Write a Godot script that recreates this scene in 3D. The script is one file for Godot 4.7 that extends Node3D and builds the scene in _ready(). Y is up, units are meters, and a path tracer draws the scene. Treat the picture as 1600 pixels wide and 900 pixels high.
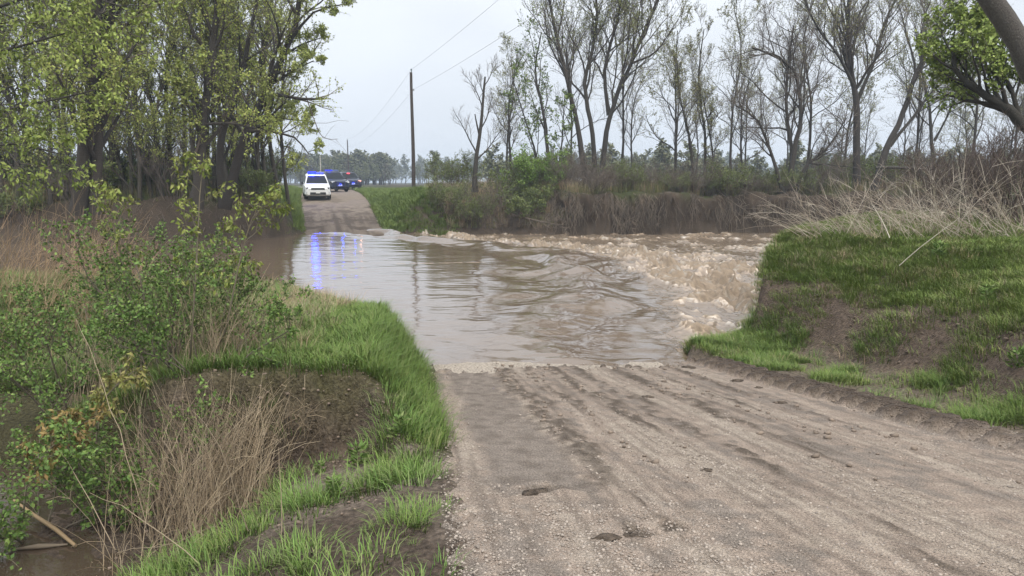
extends Node3D
# A flooded low-water crossing on a gravel road. Water level is y = 0, the camera looks along -z; d stands for -z, the distance ahead.

var rng := RandomNumberGenerator.new()
var M := {}
var taken := {}
var n_lump := FastNoiseLite.new()
var n_fine := FastNoiseLite.new()
var n_wide := FastNoiseLite.new()
var n_streak := FastNoiseLite.new()

# ---------------------------------------------------------------- mesh collector
class Sheet:
	var v := PackedVector3Array()
	var n := PackedVector3Array()
	var c := PackedColorArray()
	var i := PackedInt32Array()
	func tube(pts: PackedVector3Array, rad: PackedFloat32Array, sides: int, col: Color) -> void:
		var m := pts.size()
		var base := v.size()
		var side := Vector3.ZERO
		for k in m:
			var t: Vector3
			if k == 0: t = pts[1] - pts[0]
			elif k == m - 1: t = pts[k] - pts[k - 1]
			else: t = pts[k + 1] - pts[k - 1]
			t = t.normalized()
			if k == 0:
				side = t.cross(Vector3.UP if absf(t.y) < 0.9 else Vector3.RIGHT).normalized()
			else:
				side = (side - t * side.dot(t)).normalized()
			var up := t.cross(side)
			for s in sides:
				var a := TAU * s / sides
				var o := side * cos(a) + up * sin(a)
				v.append(pts[k] + o * rad[k])
				n.append(o)
				c.append(col)
		for k in m - 1:
			for s in sides:
				var a := base + k * sides + s
				var b := base + k * sides + (s + 1) % sides
				i.append(a); i.append(a + sides); i.append(b)
				i.append(b); i.append(a + sides); i.append(b + sides)
		if rad[m - 1] > 0.012:
			var e := base + (m - 1) * sides
			for s in range(1, sides - 1):
				i.append(e); i.append(e + s + 1); i.append(e + s)
	func leaf(p: Vector3, along: Vector3, across: Vector3, l: float, w: float, col: Color) -> void:
		# a pointed blade folded along its rib
		var nr := along.cross(across).normalized()
		var b := v.size()
		v.append(p); v.append(p + along * l * 0.45 + across * w * 0.5 + nr * w * 0.12); v.append(p + along * l - nr * l * 0.1); v.append(p + along * l * 0.45 - across * w * 0.5 + nr * w * 0.12)
		for k in 4:
			n.append(nr); c.append(col)
		i.append(b); i.append(b + 1); i.append(b + 2)
		i.append(b); i.append(b + 2); i.append(b + 3)
	func blade(p: Vector3, out: Vector3, h: float, w: float, bend: float, col: Color, tip: Color) -> void:
		var s := Vector3(-out.z, 0, out.x) * w * 0.5
		var b := v.size()
		var m := p + Vector3.UP * h * 0.55 + out * bend * 0.3
		var e := p + Vector3.UP * h * (1.0 - 0.25 * minf(1.0, bend / maxf(h, 0.01))) + out * bend
		v.append(p - s); v.append(p + s); v.append(m - s * 0.8); v.append(m + s * 0.8); v.append(e)
		var nr := (e - p).cross(s).normalized()
		for k in 5:
			n.append(nr); c.append(col if k < 2 else tip)
		i.append_array(PackedInt32Array([b, b + 1, b + 2, b + 1, b + 3, b + 2, b + 2, b + 3, b + 4]))
	func box(lo: Vector3, hi: Vector3, col := Color.WHITE, taper := 0.0) -> void:
		var q := [Vector3(lo.x, lo.y, lo.z), Vector3(hi.x, lo.y, lo.z), Vector3(hi.x, lo.y, hi.z), Vector3(lo.x, lo.y, hi.z),
			Vector3(lo.x + taper, hi.y, lo.z + taper), Vector3(hi.x - taper, hi.y, lo.z + taper), Vector3(hi.x - taper, hi.y, hi.z - taper), Vector3(lo.x + taper, hi.y, hi.z - taper)]
		for f in [[0, 1, 2, 3], [7, 6, 5, 4], [4, 5, 1, 0], [5, 6, 2, 1], [6, 7, 3, 2], [7, 4, 0, 3]]:
			quad(q[f[3]], q[f[2]], q[f[1]], q[f[0]], col)
	func quad(a: Vector3, b: Vector3, cc: Vector3, d: Vector3, col := Color.WHITE) -> void:
		var nr := -(b - a).cross(cc - a).normalized()
		var s := v.size()
		v.append(a); v.append(b); v.append(cc); v.append(d)
		for k in 4:
			n.append(nr); c.append(col)
		i.append_array(PackedInt32Array([s, s + 1, s + 2, s, s + 2, s + 3]))
	func arrays() -> Array:
		var a := []
		a.resize(Mesh.ARRAY_MAX)
		a[Mesh.ARRAY_VERTEX] = v
		a[Mesh.ARRAY_NORMAL] = n
		a[Mesh.ARRAY_COLOR] = c
		a[Mesh.ARRAY_INDEX] = i
		return a

func mesh_of(sheets: Array, mats: Array) -> ArrayMesh:
	var m := ArrayMesh.new()
	for k in sheets.size():
		if sheets[k].i.size() == 0: continue
		m.add_surface_from_arrays(Mesh.PRIMITIVE_TRIANGLES, sheets[k].arrays())
		m.surface_set_material(m.get_surface_count() - 1, mats[k])
	return m

func numbered(called: String) -> String:
	if not taken.has(called):
		taken[called] = 0
		return called
	taken[called] += 1
	return "%s_%03d" % [called, taken[called]]

func obj(called: String, m: Mesh, parent: Node = self) -> MeshInstance3D:
	var o := MeshInstance3D.new()
	o.mesh = m
	o.name = numbered(called) if parent == self else called
	parent.add_child(o, true)
	return o

func part(called: String, s: Sheet, mat: Material, parent: Node) -> MeshInstance3D:
	return obj(called, mesh_of([s], [mat]), parent)

func tag(o: Node, label: String, category: String, group := "", kind := "") -> void:
	o.set_meta("label", label)
	if category: o.set_meta("category", category)
	if group: o.set_meta("group", group)
	if kind: o.set_meta("kind", kind)

func thing(called: String, label: String, category: String, at := Vector3.ZERO, turn := 0.0, group := "") -> Node3D:
	var o := Node3D.new()
	o.name = numbered(called)
	add_child(o)
	o.position = at
	o.rotation.y = turn
	tag(o, label, category, group)
	return o

func copy(src: Node3D, label: String, at: Vector3, turn := 0.0, size := 1.0, group := "") -> Node3D:
	var o: Node3D = src.duplicate()
	o.name = numbered(String(src.name).rstrip("0123456789").trim_suffix("_"))
	add_child(o)
	o.position = at
	o.rotation.y = turn
	o.scale = Vector3.ONE * size
	o.set_meta("label", label)
	if group: o.set_meta("group", group)
	return o

# look-alikes: told apart by what stands beside them, then by their order from the left
var alike := {}

func beside(px: float) -> String:
	if px < 110.0: return "at the left edge of the grove"
	if px < 175.0: return "by the twin-trunked tree"
	if px < 285.0: return "between the twin-trunked and the thick-trunked tree"
	if px < 345.0: return "by the thick-trunked tree"
	if px < 480.0: return "behind the leaning leafy tree"
	if px < 770.0: return "near the dead snag"
	if px < 890.0: return "behind the leafy young tree"
	if px < 1000.0: return "behind the tall forked tree"
	if px < 1125.0: return "beside the three slender stems"
	if px < 1270.0: return "by the crooked bare tree"
	if px < 1360.0: return "by the thickest upright tree"
	if px < 1480.0: return "beyond the leaning bare tree"
	return "beyond the brambles at the right edge"

func name_later(o: Node, base: String, px: float) -> void:
	if not alike.has(base): alike[base] = []
	alike[base].append([px, o])

func name_alike() -> void:
	var words := ["leftmost", "second from left", "third from left", "fourth from left", "fifth from left", "sixth from left", "seventh from left", "eighth from left", "ninth from left", "tenth from left"]
	for base: String in alike:
		var row: Array = alike[base]
		row.sort_custom(func(a, b): return a[0] < b[0])
		for k in row.size():
			var last: String = words[k] if k < row.size() - 1 or k == 0 else "rightmost"
			row[k][1].set_meta("label", base if row.size() == 1 else base + ", " + last)

# ---------------------------------------------------------------- numbers
func lin(tab: PackedFloat32Array, x: float) -> float:
	# x0, y0, x1, y1 ... piecewise linear
	var m := tab.size()
	if x <= tab[0]: return tab[1]
	for k in range(2, m, 2):
		if x <= tab[k]:
			return lerpf(tab[k - 1], tab[k + 1], (x - tab[k - 2]) / (tab[k] - tab[k - 2]))
	return tab[m - 1]

func sm(a: float, b: float, x: float) -> float:
	return smoothstep(a, b, x)

func rr(a: float, b: float) -> float:
	return rng.randf_range(a, b)

func noise(seed_: int, freq: float, oct := 3) -> FastNoiseLite:
	var f := FastNoiseLite.new()
	f.noise_type = FastNoiseLite.TYPE_SIMPLEX_SMOOTH
	f.seed = seed_
	f.frequency = freq
	f.fractal_octaves = oct
	return f

func grey_tex(seed_: int, freq: float, lo: float, hi: float, size := 512, oct := 5) -> ImageTexture:
	var im := noise(seed_, freq, oct).get_seamless_image(size, size)
	im.convert(Image.FORMAT_RGB8)
	for y in size:
		for x in size:
			var g := lerpf(lo, hi, im.get_pixel(x, y).r)
			im.set_pixel(x, y, Color(g, g, g))
	return ImageTexture.create_from_image(im)

func bump_tex(seed_: int, freq: float, strength: float, size := 512, oct := 5) -> ImageTexture:
	var im := noise(seed_, freq, oct).get_seamless_image(size, size)
	im.convert(Image.FORMAT_RGBA8)
	im.bump_map_to_normal_map(strength)
	return ImageTexture.create_from_image(im)

func mat(rough: float, col := Color.WHITE, vertex := true) -> StandardMaterial3D:
	var m := StandardMaterial3D.new()
	m.albedo_color = col
	m.vertex_color_use_as_albedo = vertex
	m.roughness = rough
	m.cull_mode = BaseMaterial3D.CULL_DISABLED
	return m

func lin_color(r: float, g: float, b: float) -> Color:
	return Color(r, g, b).linear_to_srgb()

func textured(m: StandardMaterial3D, tex: Texture2D, nrm: Texture2D, scale: float, depth: float) -> StandardMaterial3D:
	m.albedo_texture = tex
	if nrm:
		m.normal_enabled = true
		m.normal_texture = nrm
		m.normal_scale = depth
	m.uv1_triplanar = true
	m.uv1_world_triplanar = true
	m.uv1_scale = Vector3.ONE * scale
	return m

# ---------------------------------------------------------------- the lie of the land
const NEAR_SHORE := [-60.0, 20.5, -25.0, 21.0, -14.0, 19.0, -9.0, 17.2, -5.2, 16.6, -4.5, 15.8, -2.7, 12.5, -1.35, 10.75, -1.1, 10.8, 2.5, 11.4, 3.1, 12.5, 4.2, 12.9, 4.7, 14.0, 5.4, 15.5, 6.6, 17.0, 8.2, 18.4, 14.0, 23.0, 40.0, 30.0, 90.0, 36.0]
const FAR_SHORE := [-90.0, 24.0, -60.0, 26.0, -25.0, 30.5, -14.6, 33.0, -11.6, 34.2, -10.9, 37.0, -10.6, 38.3, -6.4, 38.8, -4.0, 40.2, 3.6, 41.0, 10.0, 41.5, 16.5, 42.5, 40.0, 45.0, 90.0, 50.0]
const FAR_BANK := [-60.0, 2.2, -14.0, 1.7, -11.6, 1.6, -10.6, 2.0, -6.0, 3.2, -2.0, 4.6, 0.5, 4.2, 2.2, 2.8, 3.4, 0.9, 9.0, 0.8, 18.0, 1.0, 60.0, 2.0]
const PUDDLE_EDGE := [1.0, -2.2, 3.0, -2.8, 4.65, -3.2, 5.6, -3.75, 6.5, -4.5, 7.4, -5.6, 8.0, -7.7]
var near_shore := PackedFloat32Array(NEAR_SHORE)
var far_shore := PackedFloat32Array(FAR_SHORE)
var far_bank := PackedFloat32Array(FAR_BANK)
var puddle_edge := PackedFloat32Array(PUDDLE_EDGE)
var mound_top := PackedFloat32Array([4.5, 0.75, 6.5, 0.98, 9.0, 0.92, 12.0, 0.68, 15.0, 0.42, 17.0, 0.25])
var right_rise := PackedFloat32Array([0.0, 0.0, 0.3, 0.03, 0.55, 0.12, 0.8, 0.42, 1.05, 0.72, 1.35, 0.9, 2.0, 1.12, 3.5, 1.42, 7.0, 1.65, 20.0, 1.8])
var toe_shift := PackedFloat32Array([4.0, 0.2, 6.5, 0.4, 8.5, 1.0, 10.0, 1.1, 12.5, 1.0, 14.0, 0.6])
var far_climb := PackedFloat32Array([30.0, -0.9, 36.5, -0.35, 38.5, 0.0, 45.0, 0.42, 58.0, 1.4, 66.0, 1.72, 80.0, 1.86, 130.0, 1.95])

func road_left(d: float) -> float: return -0.16 - 0.134 * (d - 2.95)
func road_right(d: float) -> float: return 4.0 - 0.232 * (d - 5.6)
func road_y(d: float) -> float: return clampf(0.95 - 0.1105 * (d - 2.0), -0.7, 1.15)
func far_middle(d: float) -> float: return -8.5 - 0.265 * (d - 38.0)
func far_half(d: float) -> float: return lerpf(2.1, 2.6, clampf((d - 38.0) / 20.0, 0.0, 1.0))

func near_land(x: float, d: float) -> float:
	var rn := road_y(d)
	var xl := road_left(d)
	var xr := road_right(d)
	var h := rn
	var edge := 0.35
	if x < xl:
		var t := xl - x
		var fore := rn - 0.015 - t * 0.1 - sm(0.7, 2.4, t) * 0.4 - 0.06 * sm(0.3, 0.9, t)
		var top := lin(mound_top, d)
		var low := maxf(rn, -0.2)
		var prof := low + (top - low) * sm(0.02, 0.75, t)
		prof = lerpf(prof, 0.32, sm(1.9, 3.8, t))
		var scarp := 5.85 + 0.25 * n_wide.get_noise_2d(x * 9.0, 3.0) - 0.9 * sm(0.75, 0.2, t) + 0.35 * sm(2.0, 3.0, t)
		h = lerpf(fore, prof, sm(scarp + 0.05, scarp + 0.48, d + 0.12 * n_lump.get_noise_2d(x * 60.0, d * 60.0)))
		h = maxf(h, 0.85 * sm(-4.8, -7.5, x) * sm(6.8, 9.0, d) * sm(17.0, 12.5, d))
		if d < 8.4:
			var e := lin(puddle_edge, d) + 0.12 * n_lump.get_noise_2d(d * 55.0, 7.0)
			h = lerpf(h, -0.35, sm(-0.12, 0.22, e - x) * sm(8.4, 7.6, d))
		edge = 0.9
	elif x > xr:
		var t := x - xr - lin(toe_shift, d)
		var k := 1.0 + 0.12 * sm(9.0, 13.0, d)
		var bulge := 0.16 * n_wide.get_noise_2d(x * 14.0, d * 14.0)
		h = maxf(rn, -0.2) + lin(right_rise, maxf(0.0, t + bulge * sm(0.3, 0.8, t))) * k + 0.17 * sm(10.2, 12.0, d) * sm(0.05, 0.35, x - xr)
		edge = 0.4
	else:
		return rn
	var sd := lin(near_shore, x) - d
	return lerpf(-0.6, h, sm(-0.15, edge, sd))

func far_land(x: float, d: float) -> float:
	var sd := d - lin(far_shore, x) + (0.45 * n_wide.get_noise_2d(x * 8.0, 40.0) + 0.35 * n_lump.get_noise_2d(x * 11.0, 40.0)) * sm(-5.5, -3.0, x)
	var top := 1.9 + 0.25 * n_wide.get_noise_2d(x * 1.2, d * 1.2) * sm(300.0, 100.0, d) + 0.55 * n_wide.get_noise_2d(x * 6.0, d * 3.0) * sm(60.0, 46.0, d)
	var w := lin(far_bank, x)
	var h := lerpf(-0.6, top, sm(-0.4, w, sd))
	if d > 30.0:
		var c := far_middle(d)
		var u := x - c
		var half := far_half(d)
		var fade := sm(58.0, 80.0, d)
		var verge := lerpf(1.5 if u < 0.0 else 3.0, 1.0, fade)
		var r := lin(far_climb, d)
		h = lerpf(minf(r, h + 1.0), h, sm(half, half + verge, absf(u)))
	return h

func land(x: float, d: float) -> float:
	if d > 44.0 and d > lin(far_shore, x): return far_land(x, d)
	if d < 10.0: return near_land(x, d)
	return maxf(near_land(x, d), far_land(x, d))

func on_land(x: float, z: float, sink := 0.0) -> Vector3:
	return Vector3(x, land(x, -z) - sink, z)

func graded(from: float, to: float, f0: float, f1: float, fine: float, grow: float, most := 1e9) -> PackedFloat32Array:
	var a: Array[float] = []
	var x := f0
	var s := fine
	while x > from:
		s = minf(s * grow, most); x -= s; a.append(x)
	a.reverse()
	x = f0
	while x < f1:
		a.append(x); x += fine
	s = fine
	while x < to:
		a.append(x); s = minf(s * grow, most); x += s
	a.append(to)
	return PackedFloat32Array(a)

func grid_mesh(xs: PackedFloat32Array, ds: PackedFloat32Array, pts: PackedVector3Array, cols: PackedColorArray, pick: PackedInt32Array, mats: Array) -> ArrayMesh:
	# one sheet over a grid; pick says which surface each cell belongs to
	var w := xs.size()
	var use := pick.size() > 0
	var nr := PackedVector3Array()
	nr.resize(pts.size())
	for j in ds.size():
		for i in w:
			var k := j * w + i
			var a := pts[k + 1] if i < w - 1 else pts[k]
			var b := pts[k - 1] if i > 0 else pts[k]
			var e := pts[k + w] if j < ds.size() - 1 else pts[k]
			var f := pts[k - w] if j > 0 else pts[k]
			nr[k] = (a - b).cross(e - f).normalized()
	var idx := []
	for k in mats.size(): idx.append(PackedInt32Array())
	for m in mats.size():
		var ii := PackedInt32Array()
		for j in ds.size() - 1:
			for i in w - 1:
				var k := j * w + i
				if use and pick[k] != m: continue
				ii.append(k); ii.append(k + w); ii.append(k + 1)
				ii.append(k + 1); ii.append(k + w); ii.append(k + w + 1)
		idx[m] = ii
	var am := ArrayMesh.new()
	for m in mats.size():
		if idx[m].size() == 0: continue
		var arr := []
		arr.resize(Mesh.ARRAY_MAX)
		arr[Mesh.ARRAY_VERTEX] = pts
		arr[Mesh.ARRAY_NORMAL] = nr
		arr[Mesh.ARRAY_COLOR] = cols
		arr[Mesh.ARRAY_INDEX] = idx[m]
		am.add_surface_from_arrays(Mesh.PRIMITIVE_TRIANGLES, arr)
		am.surface_set_material(am.get_surface_count() - 1, mats[m])
	return am

# ---------------------------------------------------------------- setting
func make_sky() -> Sky:
	# an even overcast with soft cloud folds
	var w := 1024
	var h := 512
	var im := Image.create(w, h, false, Image.FORMAT_RGBF)
	var big := noise(5, 1.5, 5)
	for y in h:
		var up := (0.5 - (y + 0.5) / h) * PI
		var e := sin(up)
		for x in w:
			var a := TAU * x / w
			var p := Vector3(cos(a) * cos(up), e * 2.6, sin(a) * cos(up))
			var f := big.get_noise_3dv(p)
			var low := sm(0.0, 0.5, e)
			var c := Color(0.375, 0.405, 0.445).lerp(Color(0.475, 0.493, 0.52), low)
			var k := 1.0 + 0.2 * f * sm(-0.1, 0.25, e) + 0.6 * sm(0.45, 1.0, e)
			im.set_pixel(x, y, Color(c.r * k, c.g * k, c.b * k))
	var m := PanoramaSkyMaterial.new()
	m.panorama = ImageTexture.create_from_image(im)
	var s := Sky.new()
	s.sky_material = m
	return s

func soil_color(x: float, d: float, y: float) -> Color:
	var f := n_fine.get_noise_2d(x * 20.0, d * 20.0)
	var g := n_lump.get_noise_2d(x * 7.0, d * 7.0)
	var wet := Color(0.135, 0.104, 0.08)
	var dry := Color(0.3, 0.245, 0.2)
	var turf := Color(0.13, 0.12, 0.06)
	if d < 24.0 and d < lin(near_shore, x) + 1.0:
		var xl := road_left(d)
		if x < xl + 0.1:
			var t := xl - x
			# trodden silt in front of the eroded face, turf behind it
			var s := sm(6.1, 6.5, d + 0.5 * g - 0.9 * sm(0.75, 0.2, t) * -1.0)
			var c := dry.lerp(wet, sm(-0.2, 0.25, g + 0.55 * sm(0.5, 1.6, t) - 0.2))
			var face := Color(0.25, 0.195, 0.15).lerp(wet, sm(-0.3, 0.4, g))
			c = c.lerp(face, sm(5.3, 5.7, d + 0.4 * f))
			return c.lerp(turf, s)
		var t2 := x - road_right(d)
		var mud := Color(0.25, 0.2, 0.155).lerp(Color(0.21, 0.16, 0.122), sm(0.0, 0.3, t2 - lin(toe_shift, d) - 0.3 + 0.3 * g))
		return mud.lerp(turf, sm(0.0, 0.35, g + sm(0.8, 1.6, t2 - lin(toe_shift, d)) - 0.45))
	if d > 170.0:
		# fields: old stubble and fresh tilth in strips
		return Color(0.17, 0.13, 0.1).lerp(Color(0.11, 0.13, 0.06), sm(-0.05, 0.1, n_wide.get_noise_2d(x * 0.05, d * 0.6)))
	var bank := Color(0.125, 0.096, 0.073).lerp(Color(0.17, 0.132, 0.1), sm(-0.2, 0.4, n_fine.get_noise_3d(x * 6.0, y * 18.0, d * 6.0)))
	var litter := Color(0.13, 0.115, 0.065).lerp(Color(0.1, 0.115, 0.045), sm(-0.3, 0.3, g))
	var u := absf(x - far_middle(d)) - far_half(d)
	if u > 0.0 and u < 6.0 and d > 40.0: litter = Color(0.12, 0.14, 0.05)
	var sd := d - lin(far_shore, x)
	return bank.lerp(litter, sm(0.0, 0.5, sd - lin(far_bank, x) * 0.8 + 0.4 * g))

func joined(a: PackedFloat32Array, b: PackedFloat32Array) -> PackedFloat32Array:
	var o := a.duplicate()
	o.append_array(b)
	return o

func make_ground() -> void:
	var xs := graded(-30.0, -0.6, -2.9, -0.65, 0.045, 1.05, 0.4)
	var more := graded(-0.6, 22.0, -0.58, 6.2, 0.085, 1.05, 0.22)
	xs = joined(graded(-1400.0, -30.4, -30.6, -30.5, 0.4, 1.12), xs)
	more.append_array(graded(22.0, 1400.0, 22.3, 22.5, 0.25, 1.12).slice(1))
	more.remove_at(0)
	xs.append_array(more)
	var ds := graded(-200.0, 48.0, 4.4, 7.0, 0.045, 1.02, 0.24)
	ds = joined(graded(-200.0, -20.0, -20.4, -20.2, 1.0, 1.3), ds.slice(ds.bsearch(-19.0)))
	ds.append_array(graded(48.0, 1500.0, 48.3, 48.5, 0.3, 1.03, 40.0).slice(1))
	# coarser with distance, never finer than it can be seen
	var pts := PackedVector3Array()
	var cols := PackedColorArray()
	for d in ds:
		for x in xs:
			var y := land(x, d)
			var p := Vector3(x, y, -d)
			var in_near := d < 12.5 and x > road_left(d) and x < road_right(d) + 0.34
			if in_near:
				p.y -= 0.06 * sm(0.0, 0.12, minf(x - road_left(d), road_right(d) + 0.34 - x))
			elif d < 60.0:
				var k := 1.0 if d < 20.0 else 1.8
				if d > 20.0 and y < 1.85 and y > 0.0 and x > -4.0: k = 5.0
				p.y += k * (0.035 * n_lump.get_noise_2d(x * 22.0, d * 22.0) + 0.02 * n_fine.get_noise_2d(x * 30.0, d * 30.0))
				if d < 20.0:
					p.y += 0.022 * n_fine.get_noise_3d(x * 75.0, y * 75.0, d * 75.0)
					p.x += 0.03 * n_fine.get_noise_3d(x * 60.0, y * 60.0 + 50.0, d * 60.0)
					p.z += 0.03 * n_fine.get_noise_3d(x * 60.0 + 70.0, y * 60.0, d * 60.0)
				else:
					p.y += 0.05 * n_fine.get_noise_3d(x * 16.0, y * 30.0, d * 16.0) * k * 0.3
					p.z += 0.05 * n_fine.get_noise_3d(x * 18.0, y * 30.0 + 40.0, d * 18.0) * k * 0.5
				if y > -0.3:
					p.x += k * 0.06 * n_lump.get_noise_3d(x * 26.0, d * 26.0, y * 40.0)
					p.z += k * 0.06 * n_lump.get_noise_3d(x * 26.0 + 90.0, d * 26.0, y * 40.0)
			if x > 0.5 and d > 38.0 and d < 50.0:
				# the turf overhangs the cut, soil has fallen out from under it
				var sd := d - lin(far_shore, x)
				p.z += 0.6 * sm(0.5, 1.7, y) * sm(2.5, 0.9, sd) * sm(0.5, 3.0, x) * (0.8 + 0.8 * n_lump.get_noise_2d(x * 14.0, 3.0))
			if d > 37.0 and absf(x - far_middle(d)) < far_half(d): p.y -= 0.06
			pts.append(p)
			cols.append(soil_color(x, d, y))
	var o := obj("ground", grid_mesh(xs, ds, pts, cols, PackedInt32Array(), [M.soil]))
	tag(o, "muddy creek banks and level land running out to the horizon", "ground", "", "structure")

func make_near_road() -> void:
	var us := PackedFloat32Array()
	var ds := PackedFloat32Array()
	var u := -0.045
	while u < 1.1:
		us.append(u); u += 0.0068
	var d := 0.2
	while d < 10.75:
		ds.append(d); d += 0.028 if d > 2.4 else 0.15
	var pts := PackedVector3Array()
	var cols := PackedColorArray()
	var gravel := Color(0.52, 0.42, 0.345)
	var pale := Color(0.58, 0.49, 0.405)
	var mud := Color(0.16, 0.127, 0.1)
	var silt := Color(0.38, 0.322, 0.275)
	for dd in ds:
		var xl := road_left(dd)
		var xr := road_right(dd)
		for uu in us:
			var x := lerpf(xl, xr, uu)
			var along := n_streak.get_noise_2d(uu * 420.0, dd * 9.0)
			var along2 := n_streak.get_noise_2d(uu * 170.0 + 300.0, dd * 5.0)
			var f := n_fine.get_noise_2d(x * 45.0, dd * 45.0)
			var l := n_lump.get_noise_2d(x * 90.0, dd * 70.0)
			var y := road_y(dd) + 0.012
			y += 0.004 * along + 0.005 * f + 0.004 * l
			var c := gravel.lerp(pale, sm(-0.1, 0.5, along2 + 0.4 * f))
			c = c.lerp(silt, sm(0.05, 0.35, l * 0.6 - along2 * 0.6))
			var fine_track := n_streak.get_noise_2d(uu * 1100.0, dd * 7.0 + 200.0)
			c = c.lerp(Color(0.27, 0.218, 0.178), 0.6 * sm(0.12, 0.35, fine_track + 0.3 * along + 0.3 * f))
			# pressed wheel track of smooth silt beside the left edge, ending in a torn lip
			var wob := 0.02 * n_wide.get_noise_2d(dd * 30.0, 9.0)
			var tr := sm(0.035, 0.065, uu + wob + 0.02 * f) * sm(0.205, 0.18, uu + wob + 0.02 * f) * sm(4.3, 4.55, dd + 0.5 * l)
			c = c.lerp(silt.lerp(Color(0.3, 0.25, 0.21), sm(0.0, 0.4, l)), tr)
			y -= 0.018 * tr
			y += 0.003 * tr * sin(dd * 46.0 + 5.0 * l) * sm(0.05, 0.1, uu) * sm(4.6, 6.0, dd)
			var lip := exp(-pow((uu + wob - 0.215 - 0.012 * f) / 0.014, 2.0)) * sm(4.0, 4.8, dd) * sm(-0.45, 0.1, l)
			# dark streaks of churned mud dragged along the wheel lines
			var st := 0.0
			for b in [[0.235, 0.022, 4.4], [0.31, 0.02, 6.5], [0.40, 0.03, 5.6], [0.475, 0.018, 3.2], [0.60, 0.028, 5.0], [0.69, 0.022, 7.0], [0.80, 0.02, 6.2]]:
				var q: float = (uu + wob * 1.5 - b[0] - 0.014 * l) / b[1]
				st = maxf(st, exp(-q * q) * sm(b[2], b[2] + 1.6, dd + 2.5 * along))
			st *= sm(-0.25, 0.3, f + along * 0.8 + 0.12)
			st = maxf(st, lip)
			c = c.lerp(mud, clampf(st, 0.0, 1.0))
			y += 0.022 * st * (0.5 + l)
			# lug prints of a tractor tyre down the right side
			var pos := (uu - 0.985 + 0.01 * n_wide.get_noise_2d(dd * 10.0, 50.0)) * (xr - xl)
			var tread := sm(0.28, 0.24, absf(pos)) * sm(4.6, 6.6, dd + 0.6 * l)
			if tread > 0.0:
				var ph := sin((dd + absf(pos) * 0.8) * 23.0)
				var lug := sm(0.0, 0.35, ph + 0.2 * f)
				y += tread * (0.09 * lug - 0.015 + 0.015 * l)
				c = c.lerp(Color(0.115, 0.088, 0.07).lerp(Color(0.38, 0.315, 0.26), 1.0 - lug), tread * 0.95)
			# drying footprints and dug patches
			for s: Vector3 in [Vector3(0.66, 3.72, 0.085), Vector3(0.86, 3.78, 0.075), Vector3(0.2, 4.5, 0.1)]:
				var r := Vector2(x - s.x, (dd - s.y) * 0.8).length() / s.z
				var hole := sm(1.15, 0.75, r + 0.4 * f)
				y -= 0.02 * hole - 0.014 * exp(-pow((r - 1.2) / 0.25, 2.0))
				c = c.lerp(mud, hole * 0.75)
			if uu < 0.02: y -= 0.10 * sm(0.02, -0.045, uu + 0.03 * l)
			if uu > 1.05: y -= 0.12 * sm(1.05, 1.1, uu + 0.03 * l)
			# the mud thins out over the end of the concrete
			var clear := 9.95 + 0.5 * along + 0.25 * l - 0.35 * sm(0.22, 0.1, absf(uu - 0.1)) + 0.5 * sm(0.8, 0.95, uu)
			y -= 0.09 * sm(clear, clear + 0.22, dd)
			c = c * (1.0 + 0.22 * f)
			pts.append(Vector3(x, y, -dd))
			cols.append(c)
	var o := obj("dirt_road", grid_mesh(us, ds, pts, cols, PackedInt32Array(), [M.road]))
	tag(o, "rutted gravel and mud road running down into the flood water", "road", "", "structure")
	var s := Sheet.new()
	var a := Vector3(road_left(9.6) - 0.02, road_y(9.6) - 0.025, -9.6)
	var b := Vector3(2.3, road_y(9.6) - 0.025, -9.6)
	var e := Vector3(2.15, road_y(10.62) - 0.02, -10.75)
	var f2 := Vector3(road_left(10.75) - 0.02, road_y(10.62) - 0.02, -10.75)
	var n := 80
	var rows := 14
	for k in n:
		for m in rows:
			var q := []
			for c in [Vector2i(k, m), Vector2i(k, m + 1), Vector2i(k + 1, m + 1), Vector2i(k + 1, m)]:
				var p := a.lerp(b, c.x / float(n)).lerp(f2.lerp(e, c.x / float(n)), c.y / float(rows))
				p.y += 0.016 * n_lump.get_noise_2d(p.x * 30.0, p.z * 30.0) + 0.006 * n_fine.get_noise_2d(p.x * 40.0, p.z * 40.0)
				q.append(p)
			s.quad(q[0], q[1], q[2], q[3])
		var t0 := k / float(n)
		var t1 := (k + 1) / float(n)
		s.quad(f2.lerp(e, t0), f2.lerp(e, t0) - Vector3(0, 0.3, 0), f2.lerp(e, t1) - Vector3(0, 0.3, 0), f2.lerp(e, t1))
	var sl := part("concrete_slab", s, M.concrete, self)
	tag(sl, "pale concrete slab edge at the waterline under the mud", "slab", "", "structure")

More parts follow.
